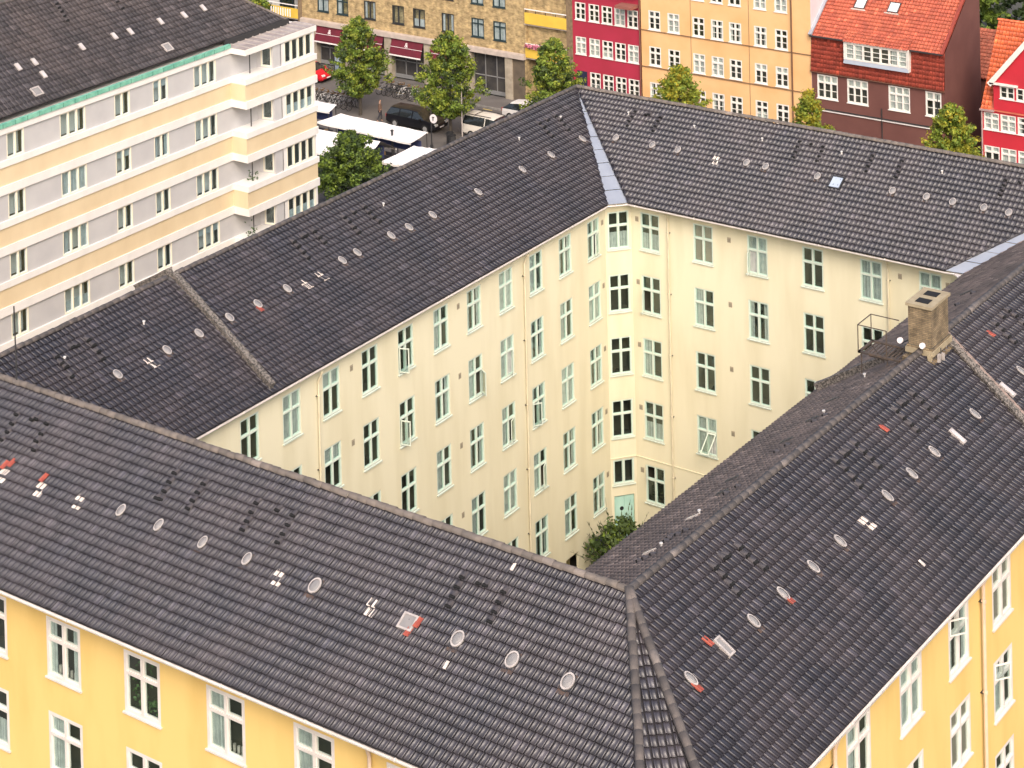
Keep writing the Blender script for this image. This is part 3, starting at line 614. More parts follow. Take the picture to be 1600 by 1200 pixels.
# surveyed positions of everything that sits on the roofs
FURN={('F','disc'):[(-48.92,47.55,18.42),(-47.23,47.52,18.41),(-45.32,47.48,18.4),(-43.48,47.46,18.4),(-40.74,47.4,18.38),(-35.46,47.36,18.38),(-33.57,47.33,18.38),(-31.7,47.29,18.37)],
('F','h'):[(-50.7,47.51,18.38),(-42.12,47.41,18.37),(-38.62,47.48,18.44),(-54.27,47.48,18.35),(-52.47,47.46,18.35)],
('F','sky'):[(-37.21,47.33,18.36)],
('F','red'):[(-54.23,47.79,18.51),(-54.44,47.66,18.45),(-52.59,47.69,18.47),(-37.02,47.13,18.25),(-36.88,47.41,18.4)],
('F','mark'):[(-35.01,49.53,19.59),(-35.37,46.67,18.0)],
('F','vent'):[(-55.53,49.31,19.35),(-55.42,49.0,19.18),(-55.34,48.72,19.03),(-55.33,48.44,18.87),(-54.77,49.31,19.36),(-54.61,49.37,19.39),(-54.08,49.34,19.38),(-53.97,48.99,19.19),(-53.95,48.74,19.05),(-53.78,48.47,18.9),(-47.96,49.15,19.31),(-47.91,48.86,19.15),(-47.86,48.57,18.99),(-47.96,48.32,18.84),(-47.79,48.32,18.85),(-46.67,49.12,19.3),(-46.66,48.84,19.14),(-46.64,48.58,19.0),(-46.61,48.33,18.86),(-44.39,49.08,19.29),(-44.35,48.8,19.13),(-44.3,48.53,18.98),(-44.26,48.27,18.84),(-43.52,49.08,19.3),(-42.91,49.08,19.3),(-42.85,48.79,19.14),(-42.83,48.52,18.98),(-42.82,48.26,18.84),(-36.35,48.97,19.27),(-36.34,48.69,19.12),(-36.31,48.42,18.97),(-36.28,48.16,18.82),(-35.75,48.95,19.27),(-35.52,48.96,19.27),(-34.87,48.95,19.27),(-34.85,48.67,19.11),(-34.82,48.4,18.97),(-34.8,48.14,18.82)],
('R','disc'):[(-28.91,49.07,18.43),(-28.83,52.51,18.42),(-28.79,54.26,18.43),(-28.73,56.09,18.42),(-28.71,57.86,18.42),(-28.66,61.19,18.44),(-28.62,62.97,18.44),(-28.6,64.74,18.45),(-28.53,68.06,18.45),(-28.43,72.17,18.45)],
('R','slot'):[(-28.44,66.33,18.38),(-28.35,70.6,18.38)],
('R','sky'):[(-28.89,50.9,18.44)],
('R','h'):[(-28.66,59.43,18.42)],
('R','red'):[(-30.0,63.9,19.24),(-29.85,72.86,19.27),(-29.24,50.61,18.63),(-28.69,49.03,18.3),(-28.6,54.28,18.32)],
('R','mark'):[(-26.88,59.77,17.41)],
('R','vent'):[(-30.4,54.46,19.35),(-30.16,54.4,19.21),(-29.91,54.41,19.07),(-29.64,54.53,18.91),(-30.46,53.81,19.37),(-30.48,53.63,19.38),(-30.46,53.05,19.36),(-30.18,53.04,19.2),(-29.92,52.99,19.06),(-29.65,52.93,18.9),(-30.31,62.17,19.4),(-30.01,62.15,19.22),(-29.75,62.12,19.07),(-29.46,62.08,18.91),(-30.29,61.6,19.38),(-30.31,61.36,19.38),(-30.31,60.8,19.38),(-30.02,60.79,19.21),(-29.71,60.75,19.03),(-29.44,60.64,18.88),(-30.21,66.54,19.39),(-29.92,66.52,19.23),(-29.66,66.47,19.08),(-29.35,66.33,18.9),(-30.21,65.86,19.39),(-30.23,65.65,19.4),(-30.21,65.14,19.38),(-29.94,65.09,19.22),(-29.67,65.05,19.06),(-29.43,65.03,18.93),(-30.08,74.94,19.43),(-29.82,74.97,19.28),(-29.49,74.89,19.09),(-30.06,74.32,19.41),(-30.05,73.6,19.39),(-29.8,73.54,19.25),(-29.53,73.47,19.1),(-29.28,73.44,18.95)],
('L','disc'):[(-56.35,54.73,18.45),(-56.32,57.28,18.43),(-56.34,59.05,18.44),(-56.35,60.8,18.45),(-56.32,62.42,18.43),(-56.33,64.22,18.44),(-56.34,67.74,18.44),(-56.35,68.75,18.45),(-56.34,71.06,18.44),(-56.31,72.29,18.43),(-56.32,74.02,18.43),(-56.31,77.48,18.42),(-56.31,81.05,18.42),(-56.31,83.5,18.42),(-56.31,86.28,18.42)],
('L','h'):[(-56.29,56.29,18.41),(-56.27,65.15,18.4),(-56.27,66.17,18.4)],
('L','red'):[(-56.12,62.34,18.32)],
('L','cap'):[(-57.58,57.39,19.12),(-57.63,72.24,19.16),(-57.62,82.78,19.15),(-57.66,86.48,19.17),(-57.67,53.41,19.18)],
('L','vent'):[(-58.06,54.84,19.39),(-57.8,54.85,19.25),(-57.52,54.79,19.09),(-57.21,54.72,18.92),(-58.08,54.05,19.4),(-58.05,54.25,19.38),(-58.01,53.2,19.37),(-57.72,53.17,19.2),(-57.53,53.2,19.1),(-57.13,53.08,18.88),(-58.02,66.51,19.37),(-58.04,67.15,19.38),(-57.77,66.5,19.23),(-57.46,66.46,19.06),(-57.17,66.39,18.9),(-58.04,67.32,19.38),(-58.04,67.85,19.38),(-57.72,67.81,19.21),(-57.44,67.8,19.05),(-58.02,69.84,19.37),(-57.76,69.83,19.23),(-57.45,69.78,19.05),(-57.19,69.76,18.91),(-58.03,70.55,19.37),(-58.04,71.27,19.38),(-57.75,71.22,19.22),(-57.47,71.17,19.06),(-57.21,71.24,18.92),(-58.02,84.93,19.37),(-57.76,84.93,19.23),(-57.46,84.8,19.06),(-57.19,84.8,18.91),(-57.99,85.61,19.35),(-57.99,86.31,19.35),(-57.71,86.34,19.2),(-57.45,86.21,19.05),(-57.13,86.12,18.88)],
('B','disc'):[(-54.92,87.26,18.44),(-52.83,87.24,18.44),(-51.39,87.22,18.44),(-47.66,87.22,18.45),(-46.64,87.2,18.45),(-43.96,87.2,18.46),(-40.21,87.16,18.46),(-38.58,87.18,18.48),(-37.33,87.17,18.48),(-35.87,87.17,18.48),(-34.72,87.15,18.48)],
('B','sky'):[(-42.95,87.06,18.38)],
('B','h'):[(-49.27,87.19,18.43)],
('B','cap'):[(-55.03,88.62,19.23),(-51.22,88.52,19.2),(-47.5,88.48,19.19),(-43.37,88.51,19.23),(-38.37,88.44,19.21)],
('B','vent'):[(-54.73,88.93,19.42),(-54.74,88.63,19.24),(-54.77,88.36,19.09),(-54.69,88.12,18.94),(-54.07,88.86,19.38),(-53.93,88.89,19.4),(-53.26,88.86,19.38),(-53.27,88.63,19.25),(-53.25,88.34,19.08),(-53.21,88.09,18.93),(-45.63,88.86,19.42),(-45.62,88.58,19.26),(-45.59,88.3,19.1),(-45.55,88.03,18.94),(-45.01,88.83,19.41),(-44.4,88.8,19.4),(-44.35,88.57,19.26),(-44.35,88.29,19.1),(-44.34,88.05,18.96),(-41.88,88.79,19.4),(-41.87,88.55,19.26),(-41.86,88.24,19.08),(-41.81,87.98,18.93),(-40.42,88.79,19.41),(-40.42,88.49,19.23),(-40.36,88.23,19.08),(-40.37,87.96,18.92),(-35.44,88.74,19.4),(-35.43,88.48,19.25),(-35.42,88.22,19.1),(-35.42,88.0,18.97),(-34.79,88.74,19.4)],
('I','vent'):[(-32.88,53.14,18.79),(-32.7,53.18,18.9),(-32.49,53.29,19.02),(-32.69,54.4,18.89),(-32.73,54.67,18.85),(-32.67,54.76,18.89),(-32.43,54.66,19.04),(-32.22,54.77,19.17),(-32.6,57.9,19.0),(-32.3,58.2,19.1),(-32.6,61.3,19.0),(-32.4,61.7,19.1),(-32.6,64.0,19.0),(-32.3,64.3,19.1),(-32.6,73.0,19.0),(-32.4,74.0,19.1),(-32.5,76,19.0),(-32.3,77.2,19.0)],
('I','cap'):[(-32.68,53.94,18.9),(-32.82,56.51,18.77),(-32.92,68.66,18.54),(-32.59,64.72,18.8)],
('I','slot'):[(-33.04,53.86,18.67),(-32.99,56.36,18.67),(-32.96,58.28,18.66),(-33.46,59.82,18.33),(-32.89,62.57,18.65),(-32.9,64.49,18.62),(-33.23,66.64,18.38),(-33,72.5,18.6),(-33,75.0,18.6),(-33,78.0,18.6)],
('W','slot'):[(-82.35,73.6,21.4),(-82.34,74.7,21.39),(-81.63,74.64,20.86),(-82.32,78.0,21.38),(-82.33,80.39,21.39),(-82.3,81.56,21.36),(-82.32,83.89,21.38),(-82.25,85.7,21.33),(-82.29,87.3,21.36)],
('W','sky'):[(-80.98,73.58,20.37),(-80.96,83.0,20.36)],
('W','vent'):[(-84.89,78.57,23.3),(-84.66,78.53,23.13),(-84.43,78.5,22.96),(-84.17,78.45,22.76),(-83.91,78.41,22.57),(-84.07,82.26,22.69),(-83.67,82.24,22.39)]}
SL = {'F':F_out,'R':R_out,'L':L_in,'B':B_in,'I':R_in}
RIM = mat('aluminium rim', (.52,.47,.44), .5, (.40,.36,.34), 6, metal=.2); LENS = mat('frosted dome', (.25,.235,.23), .4, (.20,.195,.195), 3)
GT = mat('glass tile', (.72,.64,.58), .35, (.5,.44,.40), 6); RT = mat('red clay tile', (.36,.075,.045), .6, (.26,.055,.04), 5, tone=.15); HOOD = mat('vent tile', (.055,.050,.055), .55, (.08,.07,.072), 3)
CAPM = mat('pale vent cap', (.62,.60,.58), .5)
def ring(r0, r1, z0, z1, m, n=20, sx=1):
    b = MB(); 
    for i in range(n):
        a = 2*math.pi*i/n; c = 2*math.pi*(i+1)/n
        P = lambda r, t, z: (r*math.cos(t)*sx, r*math.sin(t), z)
        b.poly([P(r0,a,z1),P(r1,a,z1),P(r1,c,z1),P(r0,c,z1)],m); b.poly([P(r1,a,z0),P(r1,c,z0),P(r1,c,z1),P(r1,a,z1)],m)
    return b
rb_ = ring(.215,.275,.06,.11,RIM); q_ = ring(.26,.315,0,.07,DARKM); k0 = len(rb_.v); rb_.v += q_.v; rb_.f += [tuple(i+k0 for i in f) for f in q_.f]; rb_.m += [rb_.mi(DARKM)]*len(q_.f); rimme = rb_.mesh('rim')
b = MB(); n = 20
for i in range(n):
    a = 2*math.pi*i/n; c = 2*math.pi*(i+1)/n; r = .215
    b.poly([(.11*math.cos(a),.11*math.sin(a),.125),(r*math.cos(a),r*math.sin(a),.09),(r*math.cos(c),r*math.sin(c),.09),(.11*math.cos(c),.11*math.sin(c),.125)],LENS); b.poly([(0,0,.13),(.11*math.cos(a),.11*math.sin(a),.125),(.11*math.cos(c),.11*math.sin(c),.125)],LENS)
lensme = b.mesh('dome', True)
b = MB(); SK = mat('stained collar', (.09,.055,.04), .7, (.05,.04,.04), 6)
b.box((-.27,-.42,.045),(.27,.27,.052),SK); skme = b.mesh('collar')
# hooded vent tile: arch shell with a black mouth
b = MB(); n = 8
for i in range(n):
    a = math.pi*i/n; c = math.pi*(i+1)/n; w_ = .075
    b.poly([(w_*math.cos(a),-.10,.03+.105*math.sin(a)),(w_*math.cos(c),-.10,.03+.105*math.sin(c)),(w_*.8*math.cos(c),.06,.02+.035*math.sin(c)),(w_*.8*math.cos(a),.06,.02+.035*math.sin(a))],HOOD)
b.poly([(w_*math.cos(math.pi*i/n)*.95,-.085,.03+.10*math.sin(math.pi*i/n)) for i in range(n+1)],BLACK); b.box((-.07,-.15,.03),(.07,-.09,.105),BLACK)
hoodme = b.mesh('vent_tile')
# group of glass tiles
b = MB()
for (gx,gy) in ((-.215,.16),(0,.16),(-.10,-.17),(.115,-.17)):
    V = TV.copy(); V[:,1] *= -1; V = V*np.array([.8,.9,1])+np.array([gx+.02,gy,.018]); k0 = len(b.v); b.v += [tuple(p) for p in V]
    for f in TF: b.f.append(tuple(int(q)+k0 for q in f)); b.m.append(b.mi(GT))
gtme = b.mesh('glass_tile')
b = MB(); V = TV.copy(); V[:,1] *= -1; V = V+np.array([-.107,.16,.012]); b.v = [tuple(p) for p in V]; b.f = [tuple(int(q) for q in f) for f in TF]; b.m = [b.mi(RT)]*len(TF); rtme = b.mesh('red_tile')
b = MB(); b.box((-.05,-.12,.03),(.05,.12,.05),GT); mkme = b.mesh('patch_tile')
b = MB(); b.tube((0,0,0),(0,.09,.16),.045,CAPM,8); b.tube((0,.08,.15),(0,.1,.2),.075,CAPM,10); b.box((-.12,-.14,.03),(.12,.10,.042),HOOD); capme = b.mesh('vent_cap')
b = MB(); b.box((-.12,-.32,.03),(.12,.32,.10),RIM); b.box((-.085,-.27,.10),(.085,.27,.108),mat('slot glass',(.55,.50,.50),.15,(.45,.42,.42),3)); slme = b.mesh('slot_rooflight')
b = MB(); b.box((-.10,-.36,.03),(.10,.36,.12),LEAD); b.box((-.07,-.30,.12),(.07,.30,.125),DARKM); slme2 = b.mesh('slot_rooflight')
SKG = mat('skylight glass', (.40,.46,.55), .08, (.34,.40,.5), 1)
def skyl(s, u, v, w, h, frame, glassm, parent, label=None, lift=0.09):
    m = s.M(u,v); b = MB(); b.box((-w/2,-h/2,0),(w/2,-h/2+.06,lift+.02),frame); b.box((-w/2,h/2-.06,0),(w/2,h/2,lift+.02),frame); b.box((-w/2,-h/2+.06,0),(-w/2+.06,h/2-.06,lift+.02),frame); b.box((w/2-.06,-h/2+.06,0),(w/2,h/2-.06,lift+.02),frame)
    o = b.build('skylight', parent, m)
    g = MB(); g.box((-w/2+.06,-h/2+.06,lift-.02),(w/2-.06,h/2-.06,lift),glassm); g.build('pane', o, m)
    if label: o['label'] = label
for (k_, c), pts in FURN.items():
    if k_ == 'W': continue
    s = SL[k_]
    for p in pts:
        u, v = s.uv(p)
        if k_ == 'I': v = min(max(v, .5), s.V-.6)
        m = s.M(u, v)
        if c == 'disc':
            q_ = {'F':(.50,.78) if p[0] < -42 else (.72,.92),'R':(.48,.86),'L':(.55,.80),'B':(.55,.72)}.get(k_,(.7,.7)); m = m @ Matrix.Diagonal((q_[0],q_[1],.9,1))
            o = inst('round_rooflight', rimme, BLK, m); inst('dome', lensme, o, m); inst('collar', skme, o, m)
        elif c == 'vent': inst('vent_tile', hoodme, BLK, m @ Matrix.Scale({'F':1.25,'R':1.35,'L':1.35,'B':1.15}.get(k_,1.1),4))
        elif c == 'h': inst('glass_tile', gtme, BLK, m @ Matrix.Scale(.85,4))
        elif c == 'red': inst('red_tile', rtme, BLK, m @ Matrix.Translation((0,0,.03)))
        elif c == 'mark': inst('patch_tile', mkme, BLK, m @ Matrix.Translation((0,0,.03)))
        elif c == 'cap': inst('vent_cap', capme, BLK, m @ Matrix.Scale(.75,4))
        elif c == 'slot': inst('slot_rooflight', slme if (k_ != 'I' or pts.index(p) in (0,1)) else slme2, BLK, m @ Matrix.Scale(1 if k_ != 'I' else .75,4))
        elif c == 'sky':
            if k_ == 'F': skyl(s,u,v,.52,.50,RIM,LENS,BLK,'small grey roof light bordered by red tiles')
            elif k_ == 'R': skyl(s,u,v,.30,.62,RIM,LENS,BLK,'grey oblong roof light beside one red tile')
            else: skyl(s,u,v,.62,.72,DARKM,SKG,BLK,'roof light with dark frame reflecting the sky')
# chimney with slab, two flues, walkway and lamps
CH = MB(); CS = mat('chimney slab', (.36,.30,.20), .9, (.28,.23,.15), 3, bump=.3); 
CH.box((-31.33,68.98,18.6),(-30.45,70.47,21.40),BRICKC)
CH.box((-31.5,68.8,18.6),(-30.28,70.62,19.6),BRICKC); CH.box((-31.42,68.88,19.75),(-30.36,70.57,19.93),CS); CH.box((-31.38,68.93,19.93),(-30.40,70.52,20.02),BRICKC)
CH.box((-31.40,68.90,21.40),(-30.38,70.55,21.50),CS)
for y in (69.15,69.88): CH.box((-31.14,y,21.50),(-30.64,y+.42,21.512),BLACK)
ch = CH.build('chimney', BLK)
b = MB(); IR = mat('rusty iron', (.10,.07,.05), .7, (.05,.04,.035), 6)
b.box((-33.0,68.3,19.56),(-31.4,68.42,19.62),IR); b.box((-33.0,69.38,19.56),(-31.4,69.5,19.62),IR); b.box((-33.0,68.3,19.56),(-32.9,69.5,19.62),IR); [b.box((-32.8+.14*q,68.42,19.57),(-32.76+.14*q,69.38,19.60),IR) for q in range(10)]
for p, q in (((-33.0,69.45,19.6),(-33.0,69.45,20.55)),((-33.0,68.35,19.6),(-33.0,68.35,20.55)),((-33.0,69.45,20.55),(-33.0,68.35,20.55)),((-33.0,68.35,20.55),(-31.9,68.35,20.55)),((-31.9,68.35,20.55),(-31.9,68.35,19.6)),((-32.9,68.4,19.6),(-32.9,68.4,18.8)),((-31.9,68.4,19.6),(-31.9,68.4,19.3)),((-33.0,69.45,20.55),(-31.9,69.45,20.55)),((-33,69.4,19.5),(-32.3,69.0,19.1)),((-32.6,68.4,19.5),(-32.2,69,19.2))): b.beam(p,q,.028,.028,IR)
b.build('chimney_walkway', BLK)
LW = mat('white lamp glass', (.8,.74,.74), .3)
for p in ((-31.55,68.8,20.15),(-30.72,68.84,20.12),(-30.9,68.75,19.3)):
    b = MB(); b.tube(p,(p[0]-.0,p[1]-.10,p[2]+.02),.10,LW,12); b.tube((p[0],p[1]+.12,p[2]-.02),p,.06,DARKM,8); b.build('flue_cap', ch)
b = MB()
for i in range(26):
    x = random.uniform(-31.3,-30.2); y = random.uniform(68.6,71.0); b.box((x,y,19.55),(x+random.uniform(.05,.16),y+random.uniform(.05,.16),19.72+random.uniform(0,.15)), random.choice([CS,LEAD,STONE,RIM]))
o = b.build('mortar_rubble', roof)
# lightning rod / aerial on the front ridge
b = MB(); b.tube((-56.55,50.12,19.7),(-56.6,50.12,22.55),.025,DARKM,6); b.build('aerial_mast', BLK)

# ================================================================== WHITE BANDED BLOCK (left)
WB = empty('banded_block', (-84,75,0), 'white apartment block with ochre bands, grey panels and a dark hipped roof', 'apartment building')
WW = mat('bright white render', (.72,.70,.68), .7, (.63,.61,.59), 1.3, 6, bump=.08, stretch=(1,1,.35), lo=.45, hi=.85); OC = mat('ochre band render', (.66,.54,.36), .8, (.60,.48,.31), .8, 6, stretch=(1,1,.5)); GP = mat('lilac grey panel', (.49,.485,.49), .75, (.44,.435,.445), .8, 6)
COP = mat('green copper', (.12,.36,.27), .6, (.22,.50,.38), 3, 6)
frW = Fr((-80,50), (-80,86.9)); y0 = 50
W2 = wtype('w2', 1.12, 1.26, None, cols=2, cas=.04, mul=.06, m1=mat('cream frame',(.76,.72,.56),.5), m2=WHITE, sill=0, y0=-.01, glass=GLASSB, st=.03)
W3 = wtype('w3', 1.76, 1.26, None, cols=3, cas=.04, mul=.06, m1=mat('cream frame',(.76,.72,.56),.5), m2=WHITE, sill=0, y0=-.01, glass=GLASSB, st=.03)
W4 = wtype('w4', 2.40, 1.26, None, cols=4, cas=.04, mul=.08, m1=mat('cream frame',(.76,.72,.56),.5), m2=WHITE, sill=0, y0=-.01, glass=GLASSB, st=.03)
random.seed(99)
W1 = wtype('w1', .66, 1.10, None, cols=1, cas=.04, mul=.05, m1=mat('cream frame',(.76,.72,.56),.5), m2=WHITE, sill=0, y0=-.01, glass=GLASSB, st=.03)
colsW = [(71.22,W2),(75.07,W3),(78.58,W2),(81.42,W2),(84.88,W3)]
for st in range(6):
    zz = -2.99*st; z0 = 17.94+zz; z1 = 19.26+zz
    p = MB(); hs = [hole(c-y0, z0+.03, t) for c, t in colsW] if st < 5 else []
    wall(p, frW, 0, frW.L, z0, z1, hs, GP, rev=.1)
    # recess panel + return + corner bay
    frq = Fr((-80,86.9), (-80,89.15)); wall(p, frq, 0, 2.25, z0, z1, [], GP)
    frr = Fr((-80,89.15), (-79.0,89.35)); wall(p, frr, 0, frr.L, z0, z1, [hole(.60,z0+.08,W1)] if st < 5 else [], GP, rev=.1)
    p.box((-79.0,89.32,z0),(-78.92,90.0,z1),GP)
    p.build('wall_panel', WB)
    if st < 5:
        cs = ['left','sides','top',None,None,'low',None,None]
        for i, (c, t) in enumerate(colsW): window(WB, frW, c-y0, z0+.03, t, 'blind' if False else ('full' if (st,i) in ((1,1),(4,1)) else random.choice(cs)))
        window(WB, frr, .60, z0+.08, W1)
        frg = Fr((-78.92,89.95), (-78.92,92.9)); g = MB(); wall(g, frg, 0, frg.L, z0, z1, [hole(1.55,z0+.03,W4)], WW, rev=.1); g.build('corner_bay', WB)
        window(WB, frg, 1.55, z0+.03, W4, 'low' if st % 2 else None)
        fre = Fr((-78.92,92.9), (-84.0,92.9)); g = MB(); wall(g, fre, 0, fre.L, z0, z1, [], WW); g.build('wall_panel', WB)
    # bands
    def band(za, zb, pr, m, nm):
        b = MB(); b.box((-80.4,50,za),(-80+pr,86.9-.0,zb),m); b.box((-80.4,86.9,za),(-78.92+pr,92.9+pr,zb),m); b.build(nm, WB)
    band(17.62+zz, 17.94+zz, .10, WW, 'sill_band'); band(16.70+zz, 17.62+zz, .03, OC, 'ochre_band'); band(16.30+zz-.03, 16.70+zz, .10, WW, 'lintel_band')
    if st < 5:
        b = MB(); b.tube((-79.5,88.0,z0),(-79.5,88.0,z1),.03,DARKM,6); b.build('balcony_post', WB)
band_top = MB(); band_top.box((-80.4,50,19.26),(-79.9,86.9,19.58),WW); band_top.box((-80.4,86.9,19.26),(-78.82,93.0,19.58),WW); band_top.build('cornice_band', WB)
b = MB(); b.box((-80.02,50,19.581),(-79.84,86.85,19.80),COP)
for i in range(46): b.box((-79.845,50.3+i*.8,19.585),(-79.83,50.34+i*.8,19.802),mat('dark copper',(.07,.22,.17),.6))
b.build('copper_gutter', WB)
b = MB(); b.box((-80.4,86.9,19.581),(-78.86,93.0,19.62),mat('grey felt roof',(.38,.33,.31),.8,(.26,.22,.21),1.5))
for i in range(10): b.beam((-80.3,87.3+i*.6,19.65),(-78.9,87.3+i*.6,19.63),.04,.05,RIM)
b.box((-80.42,86.9,19.62),(-80.25,92.3,19.95),DARKM); b.build('flat_roof', WB)
b = MB()
for i in range(12): b.tube((-80.1+.0*i,92.4+.05,19.62),(-80.1,92.45,19.63),.01,DARKM,4)
for i in range(9): b.box((-82.0+.18*i,92.7,19.9),(-81.95+.18*i,92.74,20.35),LW)
o = b.build('roof_railing', WB); o['kind'] = 'stuff'
GPW = mat('block end wall', (.78,.72,.66), .8); b = MB(); b.box((-90.6,50,0),(-80.4,92.85,19.6),GPW); b.build('wall', WB)
b = MB(); rr = random.Random(2)
for (bx_,by_,bz_) in ((-79.35,87.6,8.98-.0),(-79.4,88.3,5.99),(-79.3,87.3,5.99),(-79.4,87.9,11.97)):
    for q in range(40):
        c = Vector((bx_+rr.gauss(0,.14),by_+rr.gauss(0,.2),bz_+abs(rr.gauss(0,.22)))); a_ = Vector((rr.gauss(0,1),rr.gauss(0,1),rr.gauss(0,1))).normalized()*.07; d_ = a_.orthogonal().normalized()*.04; b.poly([c-a_,c-d_,c+a_,c+d_],mat('balcony plant',(.05,.09,.03),.7,tone=.3))
o = b.build('balcony_plant', WB); o['kind'] = 'stuff'
b = MB(); b.box((-80.3,88.2,5.98),(-79.4,88.9,6.25),mat('planter',(.1,.1,.09),.8)); b.build('planter', WB)
RW = Slope((-85.6,50,23.84),(-85.6,86.9,23.84),(1,0),5.25,3.94)
ROOF2 = MB(); ROOF2.poly([RW.pt(0,0,-.01),RW.pt(RW.L,0,-.01),RW.pt(RW.L+5.2,RW.V,-.01),RW.pt(0,RW.V,-.01)],UNDER)
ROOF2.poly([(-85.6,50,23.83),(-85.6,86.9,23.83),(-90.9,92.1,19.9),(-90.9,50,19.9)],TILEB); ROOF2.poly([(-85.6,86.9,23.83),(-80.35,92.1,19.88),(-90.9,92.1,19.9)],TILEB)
rf2 = ROOF2.build('roof', WB)
TILEC = mat('slate grey tile', (.050,.045,.050), .5, (.075,.062,.062), .35, 5, tone=.3)
T, g = lay(RW, 0, 5.2/5.25, w=.26, g=.37); T = T[T[:,0] > 15]; tiles_to_mesh('roof_tile', RW, T, g, 0, 5.2/5.25, 0, RW.L, TILEC, w=.26, parent=rf2)
ridge_caps(rf2,'ridge_tile',(-80.35,92.1,19.93),(-85.6,86.9,23.88),RIDGE,r=.10,L=.4)
ridge_caps(rf2,'ridge_tile',(-85.6,50,23.88),(-85.6,86.9,23.88),RIDGE,r=.10,L=.4)
for (k_, c), pts in FURN.items():
    if k_ != 'W': continue
    for p in pts:
        u, v = RW.uv(p); m = RW.M(u, v, .02)
        if c == 'slot': inst('slot_rooflight', slme, WB, m @ Matrix.Diagonal((1.05,.72,1,1)))
        elif c == 'sky': skyl(RW,u,v,.55,.55,RIM,LENS,WB)
        elif c == 'vent': inst('vent_tile', hoodme, WB, m @ Matrix.Scale(1.3,4))

# ================================================================== GROUND
def flat(name, pts, z, m, label=None):
    b = MB(); b.poly([(x,y,z) for x,y in pts], m); o = b.build(name); o['kind'] = 'structure'; return o
ASPH = mat('asphalt', (.15,.135,.125), .85, (.105,.095,.09), .35, 6, bump=.2, bscale=20)
PAVE = mat('pavement slabs', (.15,.135,.125), .85, (.10,.09,.085), .6, 6, bump=.2, bscale=10)
COBB = mat('cobbles', (.11,.10,.092), .9, (.07,.062,.058), 5, 6, bump=.6, bscale=14)
YARD = mat('yard paving', (.07,.065,.05), .9, (.045,.042,.035), .5, 5)
flat('ground', [(-800,-300),(600,-300),(600,900),(-800,900)], 0, mat('ground soil', (.11,.10,.085), .95, (.07,.075,.05), .05, 6))
flat('road', [(-300,124.6),(200,124.6),(200,137.4),(-300,137.4)], .004, ASPH)
flat('square', [(-300,96),(200,96),(200,124.6),(-300,124.6)], .008, COBB)
b = MB(); b.box((-300,137.4,0),(200,140.0,.12),PAVE); o = b.build('pavement'); o['kind'] = 'structure'
KST = mat('kerb stone', (.28,.26,.24), .8, (.2,.19,.17), 3); _ = 0
b = MB(); x = -125
while x < -40: b.box((x,137.25,0),(x+.98,137.4,.125),KST); x += 1.0
o = b.build('kerb'); o['kind'] = 'structure'
b = MB(); b.box((-53.4,55.45,0),(-35.7,84.7,.01),YARD); o = b.build('yard'); o['kind'] = 'structure'
b = MB()
for i in range(26):
    b.box((-112+i*1.1*2,136.9,.006),(-111.1+i*1.1*2,137.02,.010),mat('yellow road paint',(.55,.42,.12),.7))
o = b.build('road_marking'); o['kind'] = 'structure'
flat('street', [(-79.5,20),(-66,20),(-66,96),(-79.5,96)], .012, ASPH)

# ================================================================== BUILDINGS ALONG THE FAR STREET (y = 140)
def win_row(par, fr, xs, w, z0, z1, key, cols=2, tr=None, m1=WHITE, m2=None, bars=0, cur=None, glass=GLASS, skip=(), cas=.07, mul=.08, tbars=0, sill=.05, single=True):
    wt = wtype(key, w, z1-z0, tr, cols, cas, mul, m1, m2 or m1, bars, tbars, sill, glass, .0, single, .5, .012)
    hs = []
    for i, x in enumerate(xs):
        if i in skip: continue
        hs.append((x-w/2, x+w/2, z0, z1)); 
    return wt, hs
def street_front(par, fr, y, specs, x0, x1, zt, m, rev=.06):
    """specs: list of (x centres, w, z0, z1, key, kwargs)"""
    mb = MB(); H = []; P = []
    for xs, w, z0, z1, key, kw in specs:
        cur = kw.pop('cur', None); wt, hs = win_row(par, fr, xs, w, z0, z1, key, **kw); H += hs
        for h in hs: P.append((h, wt, cur))
    wall(mb, fr, x0, x1, 0, zt, H, m, rev=rev); mb.build('wall', par)
    for h, wt, cur in P:
        c = random.choice(cur) if cur else None
        window(par, fr, (h[0]+h[1])/2, h[2], wt, c)
frS = Fr((-200,140),(100,140)); sx = lambda x: x+200
CUR = [None,None,None,'sides','low','full',None]
# -- brick building with shops
BB = empty('brick_building', (-108,140,0), 'pale yellow brick building with claret shop awnings and black framed windows', 'building')
YB = brickmat('yellow stock brick', (.50,.37,.18), (.33,.23,.11), (.42,.33,.20), .24, .08)
TEAL = mat('dark teal frame', (.025,.045,.05), .5)
bx = [-117.82,-115.65,-112.64,-109.59,-107.38,-104.38,-101.33,-99.13]
mb = MB(); hs = [(sx(x)-.64,sx(x)+.64,z,z+1.57) for x in bx for z in (4.72,7.45,10.2)]
for x in (-127,): pass
wall(mb, frS, sx(-120.2), sx(-96.7), 3.56, 15.5, hs, YB, rev=.1); mb.build('wall', BB)
WBK = wtype('brickwin',1.28,1.57,1.12,2,.07,.07,TEAL,TEAL,0,0,.04,GLASSB,.02,True,.5,.02); WBK2 = wtype('brickwin2',1.28,1.57,None,2,.07,.07,DARKM,DARKM,0,0,.04,GLASSB,.02,True,.5,.02)
for i, x in enumerate(bx):
    for z in (4.72,7.45,10.2): window(BB, frS, sx(x), z, WBK if i in (0,1,6,7) else WBK2, ['full','left','sides',None,'low','sides','full','full'][i])
